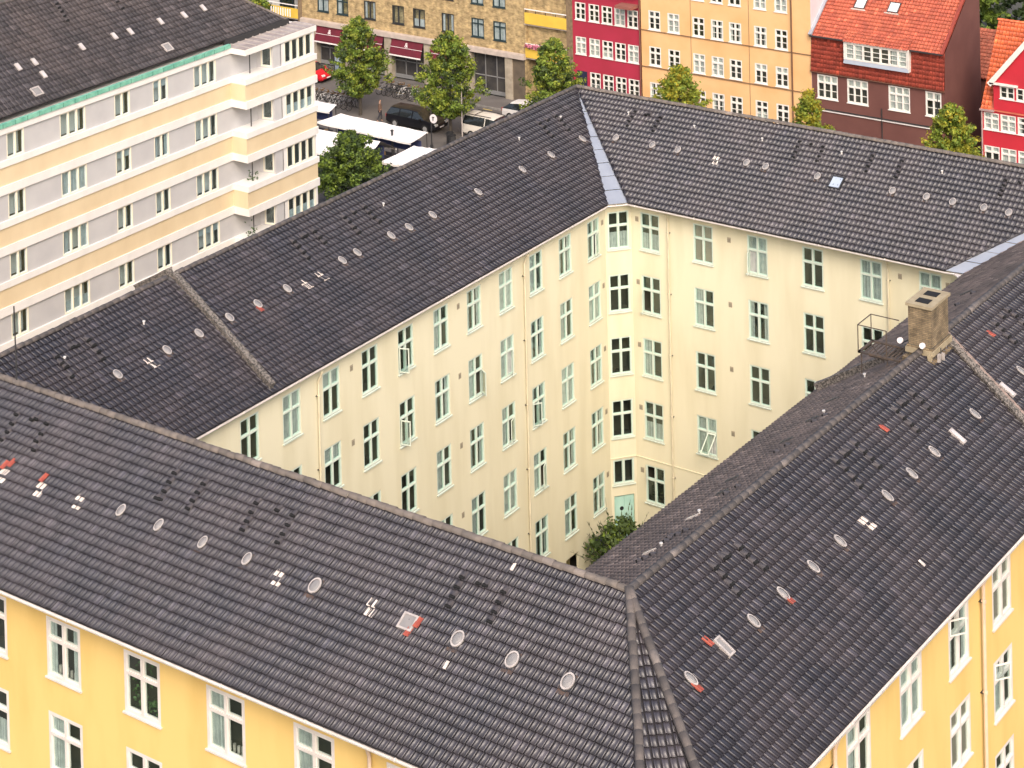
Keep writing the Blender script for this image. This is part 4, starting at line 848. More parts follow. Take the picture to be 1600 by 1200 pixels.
# ground floor: cornice, piers, shop glass
CN = mat('pink stone cornice', (.50,.42,.37), .8, (.40,.34,.30), 2); PR = mat('stone pier', (.42,.36,.28), .85, (.30,.26,.20), 2.5)
b = MB(); b.box((-120.2,139.65,3.56),(-96.55,140.0,3.92),CN); b.box((-120.2,139.75,3.92),(-96.6,140.0,3.97),CN); b.build('cornice', BB)
SG = mat('shop glass', (.035,.035,.038), .08, (.07,.065,.06), 1.2); SF = mat('shop frame', (.22,.22,.22), .5); BURG = mat('claret canvas', (.13,.008,.022), .8, (.10,.007,.018), 2); LET = mat('white lettering', (.8,.76,.74), .6)
piers = [(-120.2,-119.6),(-119.0,-118.45),(-115.3,-114.7),(-111.02,-110.24),(-106.81,-106.10),(-102.6,-101.98),(-98.55,-97.85)]
for a, c in piers:
    b = MB(); b.box((a,139.8,0.12),(c,140.3,3.56),PR); b.build('pier', BB)
b = MB(); b.box((-97.85,139.95,.12),(-96.7,140.4,3.56),mat('brown render',(.14,.11,.08),.9,(.10,.08,.06),1.5)); b.build('wall', BB)
bays = [(-118.45,-115.3,True),(-114.7,-111.02,True),(-110.24,-106.81,True),(-106.10,-102.6,True),(-101.98,-98.55,False)]
for a, c, aw in bays:
    b = MB(); b.box((a,140.35,.12),(c,140.4,3.56),SG); o = b.build('shop_window', BB)
    b = MB(); n = 3
    for i in range(n+1): xx = a+(c-a)*i/n; b.box((max(a,xx-.03),140.28,.12),(min(c,xx+.03),140.349,3.5 if not aw else 2.2),SF)
    b.box((a,140.28,1.55),(c,140.349,1.62),SF); b.box((a,140.25,.12),(c,140.349,.42),SF); b.build('shop_frame', BB)
    if aw:
        b = MB(); b.poly([(a+.08,139.79,3.48),(a+.08,139.35,2.32),(c-.03,139.35,2.32),(c-.03,139.79,3.48)],BURG); b.poly([(a+.08,139.35,2.32),(a+.08,139.35,2.2),(c-.03,139.35,2.2),(c-.03,139.35,2.32)],LET)
        b.poly([(a+.08,139.79,3.48),(a+.08,139.79,2.32),(a+.08,139.35,2.32)],BURG)
        b.beam((a+.08,139.565,2.90),(c-.03,139.565,2.90),.03,.03,LET); o = b.build('awning', BB)
        tcu = bpy.data.curves.new('logo','FONT'); tcu.body = '&'; tcu.size = .55; tcu.align_x = 'CENTER'; tcu.extrude = .004; tcu.materials.append(LET)
        t = bpy.data.objects.new('logo', tcu); an = math.atan2(1.16,.44)
        COL.objects.link(t); lm = bpy.data.meshes.new_from_object(t); lm.materials.clear(); lm.materials.append(LET); bpy.data.objects.remove(t); inst('logo', lm, o, Matrix.Translation(((a+c)/2,139.59,2.98)) @ Matrix.Rotation(an,4,'X'))
# balconies between brick and red house, and the ones at its left end
YP = mat('yellow balcony panel', (.72,.48,.07), .6, (.64,.42,.06), 1)
def balconies(x0, x1, levels, flowers):
    b = MB(); b.box((x0,141.4,0),(x1,141.5,15.5),mat('loggia back',(.05,.04,.035),.8)); b.box((x0,140.02,.1),(x0+.12,141.4,15.5),YB); b.box((x1,139.95,.1),(x1+.45,141.4,15.5),mat('brown brick pier',(.24,.17,.10),.9,(.16,.11,.07),4)); b.build('loggia', BB)
    for i, (zb, zt) in enumerate(levels):
        b = MB(); b.box((x0+.12,139.92,zb),(x1,140.0,zt),YP); b.build('balcony_panel', BB)
        b = MB(); b.box((x0,140.0,zb-.12),(x1,141.4,zb),CN); b.build('balcony_slab', BB)
        b = MB(); b.box((x0+.1,139.94,zt+.24),(x1,140.0,zt+.31),LET)
        for q in range(5): b.box((x0+.2+q*(x1-x0-.3)/4,139.95,zt),(x0+.24+q*(x1-x0-.3)/4,139.99,zt+.24),DARKM)
        b.build('balcony_rail', BB)
        b = MB(); n = 4
        for q in range(n):
            xa = x0+.3+q*(x1-x0-.4)/n; b.box((xa,141.3,zb),(xa+(x1-x0-.4)/n-.1,141.35,zb+2.2),TEAL); b.box((xa+.08,141.28,zb+.1),(xa+(x1-x0-.4)/n-.2,141.3,zb+1.5),[GLASSB,CURT][q%2]); 
        b.build('balcony_glazing', BB)
        if flowers == i:
            b = MB(); FL_ = mat('pink flowers',(.50,.16,.24),.8,tone=.4); GRN = mat('flower leaves',(.06,.10,.03),.8,tone=.4)
            for q in range(500):
                p = Vector((random.uniform(x0+.15,x1-.6),random.gauss(139.85,.09),zt+random.gauss(.12,.09))); s_ = .05
                v1 = Vector((random.gauss(0,1),random.gauss(0,1),random.gauss(0,1))).normalized()*s_; v2 = v1.orthogonal().normalized()*s_
                b.poly([p-v1-v2,p+v1-v2,p+v1+v2,p-v1+v2], FL_ if random.random() < .75 else GRN)
            o = b.build('flower_box', BB); o['kind'] = 'stuff'
balconies(-96.7,-92.55,[(3.75,4.6),(6.5,7.4),(9.3,10.2)],0)
balconies(-127.0,-120.65,[(3.75,4.6),(6.5,7.4)],9)
b = MB(); b.box((-120.2,140.4,3.6),(-92.2,153,15.5),YB); b.poly([(-127.2,139.6,15.5),(-92.2,139.6,15.5),(-92.2,147,20.5),(-127.2,147,20.5)],mat('far red roof',(.30,.07,.04),.8,(.22,.05,.03),1)); b.build('roof', BB)
# -- red townhouse
RH = empty('red_townhouse', (-89,140,0), 'raspberry red townhouse with three rows of small white sash windows', 'house')
RED = mat('raspberry render', (.38,.022,.055), .8, (.33,.02,.045), .5, 5)
rx = [-91.23,-89.94,-88.73,-87.54,-86.36]
street_front(RH, frS, 0, [([sx(x) for x in rx], .98, 7.47, 8.87, 'red', dict(tr=.92, bars=1, cur=CUR, mul=.10, cas=.08)), ([sx(x) for x in rx], .98, 4.72, 6.12, 'red', dict(tr=.92, bars=1, cur=CUR, mul=.10, cas=.08)), ([sx(x) for x in rx[1:]], .98, 2.02, 3.42, 'red', dict(tr=.92, bars=1, cur=CUR, mul=.10, cas=.08))], sx(-92.1), sx(-85.75), 10.0, RED)
b = MB(); b.box((-91.6,139.94,.15),(-90.7,140.05,3.4),mat('navy door',(.02,.022,.05),.5)); b.build('door', RH)
b = MB(); b.box((-92.12,139.9,.1),(-91.98,140,10),mat('brown brick pier',(.2,.1,.06),.9)); b.tube((-85.66,139.88,.1),(-85.66,139.88,10),.06,mat('copper brown pipe',(.16,.07,.05),.6),8); b.build('downpipe', RH)
b = MB(); FRR = mat('far red roof',(.30,.07,.04),.8)
b.poly([(-92.1,139.6,9.95),(-85.75,139.6,9.95),(-85.75,144,14.5),(-92.1,144,14.5)],FRR); b.box((-92.1,140.02,9.9),(-85.75,148,9.95),FRR); b.box((-87.3,138.9,9.15),(-85.8,139.95,9.38),mat('weathered red tiles',(.25,.09,.07),.8)); b.build('roof', RH)
b = MB(); b.box((-92.1,140.7,0),(-85.8,148,9.9),RED); b.build('wall', RH)
# -- long ochre building
YH = empty('ochre_building', (-78,140,0), 'long pale orange building with white multi-pane windows and thin string courses', 'building')
ORC = mat('orange render', (.72,.45,.22), .85, (.66,.38,.165), .45, 7, lo=.4, hi=.7)
yx = [-84.38,-82.67,-80.46,-78.84,-77.28,-75.13,-73.37]
sp = []
for z in (10.37,7.57,4.76,1.95): sp.append(([sx(x) for x in yx], 1.05, z, z+1.5, 'yel', dict(tr=1.0, bars=1, cur=CUR if z != 4.76 else ['full','full',None,'full','top'], mul=.11, cas=.09)))
street_front(YH, frS, 0, sp, sx(-85.6), sx(-70.92), 14.2, ORC)
LINE = mat('dark string course', (.22,.13,.07), .8)
b = MB(); 
for z in (7.46,4.60): b.box((-85.6,139.93,z),(-70.95,140,z+.06),LINE)
b.build('string_course', YH)
for xx in (-81.15,-76.1):
    b = MB(); b.box((xx-.02,139.985,.1),(xx+.02,140,14.2),LINE); b.build('wall_joint', YH)
b = MB(); b.tube((-72.46,139.88,.1),(-72.46,139.88,14.2),.06,mat('brown pipe',(.14,.07,.04),.6),8); b.build('downpipe', YH)
PALE = mat('pale lilac gable', (.62,.56,.58), .8, (.56,.5,.52), .6)
b = MB(); b.box((-85.6,140.8,0),(-70.92,152,14.2),PALE); b.poly([(-70.92,140,0),(-70.92,140.8,0),(-70.92,140.8,14.2),(-70.92,140,14.2)],PALE); b.poly([(-85.6,139.6,14.2),(-70.9,139.6,14.2),(-70.9,146,19),(-85.6,146,19)],FRR); b.build('gable_wall', YH)
b = MB(); b.tube((-80.9,139.97,2.9),(-80.9,139.9,2.9),.5,mat('round plaque',(.34,.20,.10),.8),20); b.build('round_plaque', YH)
# -- brown house with gambrel roof
BH = empty('brown_house', (-65.6,140,0), 'dark brown house with orange tiled gambrel roof and a long white dormer', 'house')
BRN = mat('brown paint', (.145,.058,.048), .8, (.12,.045,.038), .6, 5); BRL = mat('lower brown', (.13,.040,.032), .8)
street_front(BH, frS, 0, [([sx(-69.63),sx(-67.21),sx(-63.93)], 1.66, 4.42, 6.18, 'br3', dict(cols=3, tr=1.18, bars=1, cur=['full','left','top',None], mul=.10, cas=.09)), ([sx(-61.29)], 1.2, 4.42, 6.18, 'br2', dict(cols=2, tr=1.18, bars=1, cur=['top'], mul=.10, cas=.09))], sx(-70.9), sx(-60.4), 6.45, BRN)
b = MB(); b.box((-70.9,139.9,3.50),(-60.45,140,3.62),LET); b.box((-70.9,139.85,3.62),(-60.45,140,3.68),DARKM); b.build('string_course', BH)
b = MB(); b.tube((-65.3,139.93,.1),(-65.3,139.93,4.4),.04,DARKM,6); b.box((-61.0,139.96,3.9),(-60.95,140,6.0),DARKM); b.build('downpipe', BH)
b = MB(); S_ = [(140,0),(146.6,0),(146.6,14.0),(143.95,12.03),(139.85,9.0),(140.15,9.0),(140.0,6.4)]
b.poly([(-60.4,y,z) for y,z in [(140,0),(146.6,0),(146.6,13.9),(140.1,9.05),(139.98,6.4)]],BRN); b.poly([(-70.9,y,z) for y,z in reversed([(140,0),(146.6,0),(146.6,13.9),(140.1,9.05),(139.98,6.4)])],PALE); b.poly([(-60.4,146.6,0),(-70.9,146.6,0),(-70.9,146.6,13.9),(-60.4,146.6,13.9)],BRN)
b.build('wall', BH)
OT = mat('orange pantile', (.44,.10,.05), .6, (.35,.070,.038), .9, 5, tone=.22); OTM = mat('dark orange pantile', (.36,.060,.035), .7, (.27,.045,.03), 1.2, 5, tone=.22)
up_ = Slope((-70.9,146.6,14.0),(-60.4,146.6,14.0),(0,-1),6.85,5.05)
b = MB(); b.poly([up_.pt(0,0,-.02),up_.pt(10.5,0,-.02),up_.pt(10.5,up_.V,-.02),up_.pt(0,up_.V,-.02)],OTM); b.poly([(-70.9,140.1,9.05),(-60.4,140.1,9.05),(-60.4,139.88,6.4),(-70.9,139.88,6.4)],OTM)
brf = b.build('roof', BH)
skd = lambda u,v: (2.85 < u < 7.9 and v > 6.3) is False and v > 8.15 and False
T, g = lay(up_, 0, 0, w=.26, g=.34); tiles_to_mesh('roof_tile', up_, T, g, 0, 0, 0, 10.5, OT, w=.26, parent=brf)
lo_ = Slope((-70.9,140.1,9.0),(-60.4,140.1,9.0),(0,-1),.25,2.62)
T, g = lay(lo_, 0, 0, w=.26, g=.33, skip=lambda u,v: 2.8 < u < 8.0 and v < 1.6); tiles_to_mesh('roof_tile', lo_, T, g, 0, 0, 0, 10.5, OTM, w=.26, parent=brf)
b = MB(); b.box((-70.95,139.80,6.32),(-60.38,140.0,6.42),mat('brown gutter',(.16,.07,.045),.7)); b.box((-70.9,139.62,8.98),(-68.05,139.9,9.06),DARKM); b.box((-62.9,139.62,8.98),(-60.4,139.9,9.06),DARKM); b.build('gutter', BH)
b = MB(); b.beam((-60.5,139.7,9.05),(-60.5,146.6,14.15),.22,.10,OTM); b.build('verge_tiles', brf); b = MB(); b.beam((-70.85,139.7,9.1),(-70.85,146.6,14.2),.28,.12,METAL); b.build('verge_flashing', brf)
DW = wtype('dorm',4.9,1.22,None,7,.10,.13,WHITE,WHITE,2,0,.0,GLASS,.0,True,.21,.012)
frd = Fr((-68.05,139.62),(-63.0,139.62)); m_ = MB(); m_.box((-68.1,139.60,8.9),(-63.0,140.1,9.02),WHITE); m_.box((-68.1,139.62,7.7),(-67.99,140.1,8.9),WHITE); m_.box((-63.1,139.62,7.4),(-62.98,140.2,8.95),WHITE); m_.poly([(-68.1,139.55,7.42),(-63.0,139.55,7.42),(-63.0,139.66,7.72),(-68.1,139.66,7.72)],METAL)
do = m_.build('dormer', BH); window(BH, frd, 2.52, 7.70, DW, 'sides')
LT = Slope((-68.1,140.6,9.6),(-63.0,140.6,9.6),(0,-1),1.15,.62); T, g = lay(LT,0,0,w=.26,g=.33); tiles_to_mesh('roof_tile', LT, T, g, 0,0,0,5.1,OT,w=.26,parent=brf)
for p in ((-68.05,142.62,11.05),(-65.4,142.66,11.1)):
    u, v = up_.uv(p); skyl(up_, u, v, .86, .95, DARKM, mat('bright skylight',(.62,.66,.66),.1), BH)
    b = MB(); b.box((-.6,-.62,.02),(.55,-.5,.07),CN); b.build('skylight_apron', BH, up_.M(u,v))
# -- crimson gabled house
CG = empty('crimson_gabled_house', (-54,140,0), 'crimson house with bright orange roof and white edged front gable', 'house')
CRM = mat('crimson render', (.50,.018,.035), .8, (.43,.016,.03), .6, 5)
cx = [-56.95,-55.72,-54.47,-53.2,-51.9]
street_front(CG, frS, 0, [([sx(x) for x in cx], 1.12, 4.17, 5.38, 'crm', dict(tr=.80, bars=1, cur=['full','sides','full'], mul=.10, cas=.08)), ([sx(x) for x in cx], 1.12, 1.75, 3.02, 'crm2', dict(tr=.85, bars=0, cur=['top','full'], mul=.10, cas=.08))], sx(-57.65), sx(-49), 5.66, CRM)
fg = Fr((-56.75,139.97),(-51.05,139.97)); m_ = MB(); cwt = wtype('crm3',1.06,.88,None,2,.08,.10,WHITE,WHITE,1,0,.05,GLASS,0,True,.5,.012)
wall(m_, fg, 0, 5.7, 5.66, 7.55, [hole(1.0,6.52,cwt),hole(2.2,6.52,cwt),hole(3.4,6.52,cwt)], CRM, rev=.06); m_.poly([(-56.75,139.97,7.55),(-51.05,139.97,7.55),(-53.9,139.97,11.0)],CRM); m_.poly([(-56.75,139.97,5.6),(-56.75,143,5.6),(-56.75,143,7.6),(-56.75,139.97,7.55)],CRM); m_.build('gable_wall', CG)
for i, q in enumerate((1.0,2.2,3.4)): window(CG, fg, q, 6.52, cwt, None, (0,'r',30) if False else None)
b = MB(); b.beam((-57.0,139.8,7.42),(-53.9,139.8,11.12),.34,.16,WHITE,up=(0,1,0)); b.beam((-50.8,139.8,7.42),(-53.9,139.8,11.12),.34,.16,WHITE,up=(0,1,0)); b.box((-56.95,139.72,7.48),(-54.93,139.95,7.60),WHITE); b.build('barge_board', CG)
cs_ = Slope((-57.7,143.55,11.0),(-48,143.55,11.0),(0,-1),3.65,5.45)
b = MB(); b.poly([cs_.pt(0,0,-.02),cs_.pt(9.7,0,-.02),cs_.pt(9.7,cs_.V,-.02),cs_.pt(0,cs_.V,-.02)],OT); b.poly([(-57.7,143.55,11.0),(-48,143.55,11.0),(-48,147,5.6),(-57.7,147,5.6)],OTM)
b.poly([(-57.0,139.85,7.5),(-53.9,139.85,11.1),(-53.9,143.5,11.05),(-57.0,141.3,7.5)],OT); crf = b.build('roof', CG)
BOT = mat('bright orange pantile', (.66,.14,.045), .55, (.54,.10,.035), 1.2, 5, tone=.2)
gk = (5.45/3.65)
def insg(u, v):
    X = -57.7+u; z = 11.0-v*5.45/cs_.V; y = 143.55-v*3.65/cs_.V
    return X > -56.85 and z < 11.05-abs(X+53.9)*(3.6/3.1)
T, g = lay(cs_, 0, 0, w=.25, g=.34, skip=insg); tiles_to_mesh('roof_tile', cs_, T, g, 0, 0, 0, 9.7, BOT, w=.25, parent=crf)
ridge_caps(crf,'ridge_tile',(-57.75,143.55,11.05),(-48,143.55,11.05),BOT,r=.12,L=.4)
b = MB(); b.box((-57.65,140.9,0),(-49,146.9,5.6),CRM); b.poly([(-57.65,140,0),(-57.65,140.9,0),(-57.65,140.9,5.6),(-57.65,140,5.6)],CRM); b.poly([(-57.65,140,5.6),(-57.65,146.9,5.6),(-57.65,143.5,10.9)],CRM); b.tube((-57.62,139.9,.1),(-57.62,139.9,5.5),.06,mat('pink grey pipe',(.34,.24,.23),.6),8); b.box((-57.75,139.75,5.5),(-56.7,139.95,5.62),mat('pink grey pipe',(.34,.24,.23),.6)); b.build('wall', CG)
# -- low house behind
LH = empty('low_rear_house', (-61,150,0), 'low outbuilding with faded red roof squeezed behind between brown and crimson houses', 'house')
b = MB(); b.box((-64,148.5,0),(-57.5,156,5.1),BRN); b.build('wall', LH)
s_ = Slope((-64,152.5,7.7),(-57.5,152.5,7.7),(0,-1),4.2,2.6); b = MB(); b.poly([s_.pt(0,0,-.02),s_.pt(6.5,0,-.02),s_.pt(6.5,s_.V,-.02),s_.pt(0,s_.V,-.02)],OTM); b.poly([(-64,152.5,7.7),(-57.5,152.5,7.7),(-57.5,156.5,5.1),(-64,156.5,5.1)],OTM); r_ = b.build('roof', LH)
T, g = lay(s_,0,0,w=.26,g=.34); tiles_to_mesh('roof_tile', s_, T, g, 0,0,0,6.5,mat('faded red pantile',(.34,.10,.06),.8,(.26,.08,.05),1,5,tone=.2),w=.26,parent=r_)

# ================================================================== TREES
def leafmat(name, c1, c2):
    m = mat(name, c1, .6, c2, 1.1, 4, tone=.35, spec=.3)
    if not m.get('tr'):
        m['tr'] = 1; n = m.node_tree.nodes; l = m.node_tree.links; b = n['Principled BSDF']
        t = n.new('ShaderNodeBsdfTranslucent'); mx = n.new('ShaderNodeMixShader'); mx.inputs[0].default_value = .3
        src = b.inputs['Base Color'].links[0].from_socket; l.new(src, t.inputs[0]); l.new(b.outputs[0], mx.inputs[1]); l.new(t.outputs[0], mx.inputs[2]); l.new(mx.outputs[0], n['Material Output'].inputs[0])
    return m
LF = [leafmat('leaf green',(.14,.215,.035),(.215,.285,.045)), leafmat('leaf yellow green',(.32,.35,.05),(.21,.26,.035)), leafmat('leaf dark green',(.055,.09,.03),(.09,.13,.04)), leafmat('leaf golden',(.40,.32,.035),(.28,.29,.03))]
BARK = mat('bark', (.05,.042,.035), .95, (.085,.07,.055), 9, 5, bump=.5)
def crown(h0, h1, rad, n_cl, per, seed, leaf=.17, pw=1.0):
    r = np.random.default_rng(seed); C = []
    while len(C) < n_cl:
        t = r.random(); z = h0+(h1-h0)*t
        prof = (min(1, t/.2)**.7)*(1-max(0,(t-.2)/.8))**.58
        R = rad*prof*(.62+.5*r.random()); a = r.random()*6.283; q = R*math.sqrt(r.random()*.75+.25) if r.random() < .75 else R*r.random()
        C.append((q*math.cos(a), q*math.sin(a), z, (.16+.26*r.random())*(.55+.6*prof)))
    C = np.array(C); k = len(C)
    cc = np.repeat(C, per, 0); N = len(cc); d = r.normal(size=(N,3)); d /= np.linalg.norm(d,axis=1)[:,None]; rr = (r.random(N)**.4)[:,None]*cc[:,3:4]*np.array([1.15,1.15,.8])
    P = cc[:,:3]+d*rr; out = cc[:,:2]/(np.linalg.norm(cc[:,:2],axis=1)[:,None]+.3); e_ = (r.random(N)**2)[:,None]*.35; P[:,:2] += out*e_*1.0; P[:,2:] += e_*.7; nrm = d*.9+r.normal(size=(N,3))*.55+np.array([0,0,.45]); nrm /= np.linalg.norm(nrm,axis=1)[:,None]
    a = np.cross(nrm, r.normal(size=(N,3))); a /= np.linalg.norm(a,axis=1)[:,None]; b = np.cross(nrm,a); s = leaf*(.6+.8*r.random(N))[:,None]
    V = np.stack([P-a*s, P-b*s*.6, P+a*s, P+b*s*.6],1).reshape(-1,3); F = np.arange(N*4).reshape(-1,4); return V, F, C
def tree_thing(name, x, y, h, rad, seed, label, group, mats, h0=1.9, n_cl=300, per=52, trunk=.14, leaf=.105, meshes=None):
    t = empty(name, (x,y,0), label, 'tree', group)
    V, F, C = crown(h0, h, rad, n_cl, per, seed, leaf)
    me = npmesh('crown', V, F, mats); mi = np.zeros(len(F), np.int32); r = np.random.default_rng(seed)
    cm = r.choice(len(mats), len(C), p=[.5,.25,.25][:len(mats)] if len(mats) == 3 else None); mi = np.repeat(cm, per); flip = r.random(len(F)) < .25; mi[flip] = r.choice(len(mats), flip.sum())
    me.polygons.foreach_set('material_index', mi.astype(np.int32)); o = inst('crown', me, t, Matrix.Translation((x,y,0))); o['kind'] = 'stuff'
    b = MB(); b.tube((0,0,0),(.03,.02,h0+.6),trunk,BARK,8,trunk*.75); b.tube((.03,.02,h0+.6),(0,.05,h*.88),trunk*.75,BARK,7,.02)
    rr = random.Random(seed)
    for i in range(16):
        c = C[rr.randrange(len(C))]; z = h0+.2+(c[2]-h0)*.6; b.tube((.02,.03,z*.9),(c[0]*.9,c[1]*.9,c[2]),.045,BARK,5,.012)
    b.build('trunk', t, Matrix.Translation((x,y,0))); return t
TG = 'street trees on the far road'
G3 = [LF[0],LF[1],LF[2]]
tree_thing('street_tree', -106.3,130.6, 7.7, 2.75, 1, 'bushy green street tree beside the parked bicycles, nearest the white block', TG, G3, h0=1.5)
tree_thing('street_tree', -96.7,129.7, 8.0, 3.1, 2, 'broad street tree between the black car and the white estate car', TG, G3, h0=1.6, n_cl=340)
tree_thing('street_tree', -87.2,130.0, 8.7, 2.9, 3, 'street tree in front of the yellow balconies and raspberry house', TG, [LF[0],LF[1],LF[2]], h0=1.8)
tree_thing('street_tree', -76.4,130.0, 8.2, 2.8, 4, 'yellow-green treetop above the roof ridge in front of the orange building', TG, [LF[1],LF[0],LF[3]], h0=2.0)
tree_thing('street_tree', -66.1,130.0, 8.0, 1.9, 5, 'small golden treetop between the orange building and brown house', TG, [LF[3],LF[1],LF[0]], h0=2.0, n_cl=220)
tree_thing('street_tree', -55.7,130.0, 8.6, 2.6, 6, 'pointed bright green treetop before the gap beside the crimson house', TG, [LF[0],LF[1],LF[3]], h0=2.0)
tree_thing('square_tree', -93.2,113.4, 5.3, 3.3, 8, 'dark green rounded tree on the square below the white canopies', None, [LF[0],LF[2],LF[2]], h0=.6, n_cl=340)
tree_thing('street_tree', -120.4,134.5, 7.0, 2.2, 9, 'tree top half hidden behind the corner of the white block', TG, G3, h0=1.8, n_cl=160)
# distant wood at the upper right
V = []; F = []; off = 0; mis = []; r = np.random.default_rng(5)
for i in range(26):
    v, f, c = crown(1.0, r.uniform(7,13), r.uniform(3,4.5), 60, 45, 100+i, .24); p = np.array([r.uniform(-76,-44), r.uniform(160,186), 0]); V.append(v+p); F.append(f+off); off += len(v); mis.append(np.full(len(f), r.choice([0,1,1,1])))
me = npmesh('wood', np.concatenate(V), np.concatenate(F), [LF[0],LF[2]]); me.polygons.foreach_set('material_index', np.concatenate(mis).astype(np.int32)); o = inst('wood', me); tag(o, 'dark wood beyond the houses at the upper right corner', 'wood', kind='stuff')
# courtyard shrub
sh = empty('courtyard_shrub', (-51.3,81.8,0), 'dark spiky shrub growing against the mint door in the yard', 'shrub')
V, F, C = crown(.1, 2.6, 1.9, 90, 26, 21, .10); me = npmesh('foliage', V*np.array([1.2,1,1]), F, [LF[2],LF[0]]); mi = (np.random.default_rng(3).random(len(F)) < .15).astype(np.int32); me.polygons.foreach_set('material_index', mi); o = inst('foliage', me, sh, Matrix.Translation((-51.6,81.9,0))); o['kind'] = 'stuff'
b = MB(); DG = LF[2]; rr = random.Random(4)
for i in range(90):
    a = rr.uniform(0,6.28); e = rr.uniform(.3,1.1); L = rr.uniform(1.8,3.1); p = Vector((-51.7+rr.uniform(-.5,.5),81.9+rr.uniform(-.4,.4),.3)); d = Vector((math.cos(a)*math.cos(e),math.sin(a)*math.cos(e),math.sin(e))); q = p+d*L; b.tube(p,q,.012,BARK,4,.006)
    for j in range(7):
        c = p.lerp(q,.45+.55*j/7); s1 = Vector((rr.gauss(0,1),rr.gauss(0,1),rr.gauss(0,1))).normalized(); l1 = d*.10+s1*.07; w_ = d.cross(s1).normalized()*.035; b.poly([c-w_,c+l1-w_*.5,c+l1*1.6,c+w_],DG)
o = b.build('stems', sh); o['kind'] = 'stuff'

# ================================================================== CARS
def carpaint(name, c): return mat(name, c, .32, spec=.45)
TYRE = mat('tyre rubber', (.02,.02,.02), .85); ALLOY = mat('alloy rim', (.55,.55,.55), .3, metal=.6); CG_ = mat('car glass', (.02,.024,.026), .05, spec=.8); HL = mat('headlight', (.75,.75,.72), .15); TL_ = mat('tail light', (.35,.01,.01), .3)
def car(name, x, y, rz, paint, label, kind='estate', L=4.7, W=1.78, H=1.5, rails=False):
    t = empty(name, (x,y,.004), label, 'car', 'cars on the far street', rz); m = WM[t.name]; w = W/2; s = L/4.7
    if kind == 'estate': st = [(-2.35,.45,.62,.62),(-2.28,.30,.92,1.0),(-1.95,.22,.95,H-.03),(-.3,.20,.93,H),(.55,.20,.92,H-.06),(1.25,.20,.93,.96),(2.05,.22,.80,.82),(2.28,.28,.66,.68),(2.35,.4,.55,.56)]
    elif kind == 'suv': st = [(-2.35,.5,.7,.7),(-2.3,.35,1.05,1.2),(-2.1,.30,1.08,H-.02),(-.3,.28,1.06,H),(.6,.28,1.05,H-.07),(1.15,.28,1.06,1.09),(2.1,.3,.98,1.0),(2.3,.35,.8,.82),(2.35,.45,.65,.66)]
    else: st = [(-2.35,.45,.62,.62),(-2.25,.30,.90,.93),(-1.5,.22,.92,H-.10),(-.4,.20,.92,H),(.4,.20,.91,H-.05),(1.2,.20,.92,.94),(2.0,.22,.78,.80),(2.26,.28,.66,.67),(2.35,.4,.55,.56)]
    b = MB(); rings = []
    for i,(sx_,zb,zw,zr) in enumerate(st):
        e = .86 if i in (0,len(st)-1) else (.96 if i in (1,len(st)-2) else 1); cab = zr-zw > .12; tw = w*e*(.76 if cab else .90)
        half = [(w*e*.88,zb),(w*e,zb+.12),(w*e,(zb+zw)/2+.05),(w*e*.965,zw),(tw,zr-(.03 if cab else .0)),(tw*.9,zr+.0),(tw*.45,zr+.03)]
        rings.append([(sx_*s,-p,q) for p,q in half]+[(sx_*s,p,q) for p,q in reversed(half)])
    n = len(rings[0]); k = 0
    for r in rings: b.v += r
    for i in range(len(rings)-1):
        ca = st[i][3]-st[i][2] > .12; cb_ = st[i+1][3]-st[i+1][2] > .12
        for j in range(n):
            j2 = (j+1) % n; mt = paint
            if j in (3, 9) and (ca or cb_) and not (i < 1): mt = CG_
            if j in (4,5,6,7,8) and ca != cb_ and 1 <= i: mt = CG_
            if j in (4,5,6,7,8) and i == 1 and kind != 'hatch': mt = CG_
            if j == n-1: mt = TYRE
            b.f.append((i*n+j,i*n+j2,(i+1)*n+j2,(i+1)*n+j)); b.m.append(b.mi(mt))
    b.f.append(tuple(range(n))); b.m.append(b.mi(paint)); e = (len(rings)-1)*n; b.f.append(tuple(e+j for j in reversed(range(n)))); b.m.append(b.mi(paint))
    for px in ((-1.05,.15) if kind == 'estate' else (-.2,)):
        for sg in (-1,1): b.beam((px*s,sg*(w*.97+.005),st[3][2]),(px*s+.02,sg*(w*.77+.01),H-.03),.07,.02,paint)
    b.build('body', t, m, smooth=False)
    wb = MB(); wb.tube((0,-.1,0),(0,.1,0),.32,TYRE,18); wme = wb.mesh('tyre'); rb = MB(); rb.tube((0,-.105,0),(0,.105,0),.20,ALLOY,12); rme = rb.mesh('rim')
    for wx in (-1.42*s,1.42*s):
        for sg in (-1,1):
            mm = m @ Matrix.Translation((wx,sg*(w-.07),.32)); o = inst('wheel', wme, t, mm); inst('rim', rme, o, mm)
    for sg in (-1,1):
        b = MB(); b.box((2.12*s,sg*w*.72-.16,.60),(2.345*s,sg*w*.72+.16,.74),HL); b.build('headlight', t, m)
        b = MB(); b.box((-2.36*s,sg*w*.78-.1,.68),(-2.22*s,sg*w*.78+.1,.92),TL_); b.build('tail_light', t, m)
        b = MB(); b.box((.95*s,sg*(w+.12)-.08,.90),(1.1*s,sg*(w+.12)+.08,1.04),paint); b.build('mirror', t, m)
    b = MB(); b.box((2.34*s,-.26,.40),(2.37*s,.26,.50),LW); b.build('number_plate', t, m)
    if rails:
        for sg in (-1,1):
            b = MB(); b.beam((-1.8*s,sg*w*.68,H+.06),(.3*s,sg*w*.68,H+.06),.04,.04,DARKM); b.build('roof_rail', t, m)
        b = MB(); b.beam((-1.2*s,-w*.68,H+.08),(-1.2*s,w*.68,H+.08),.04,.03,DARKM); b.build('roof_bar', t, m)
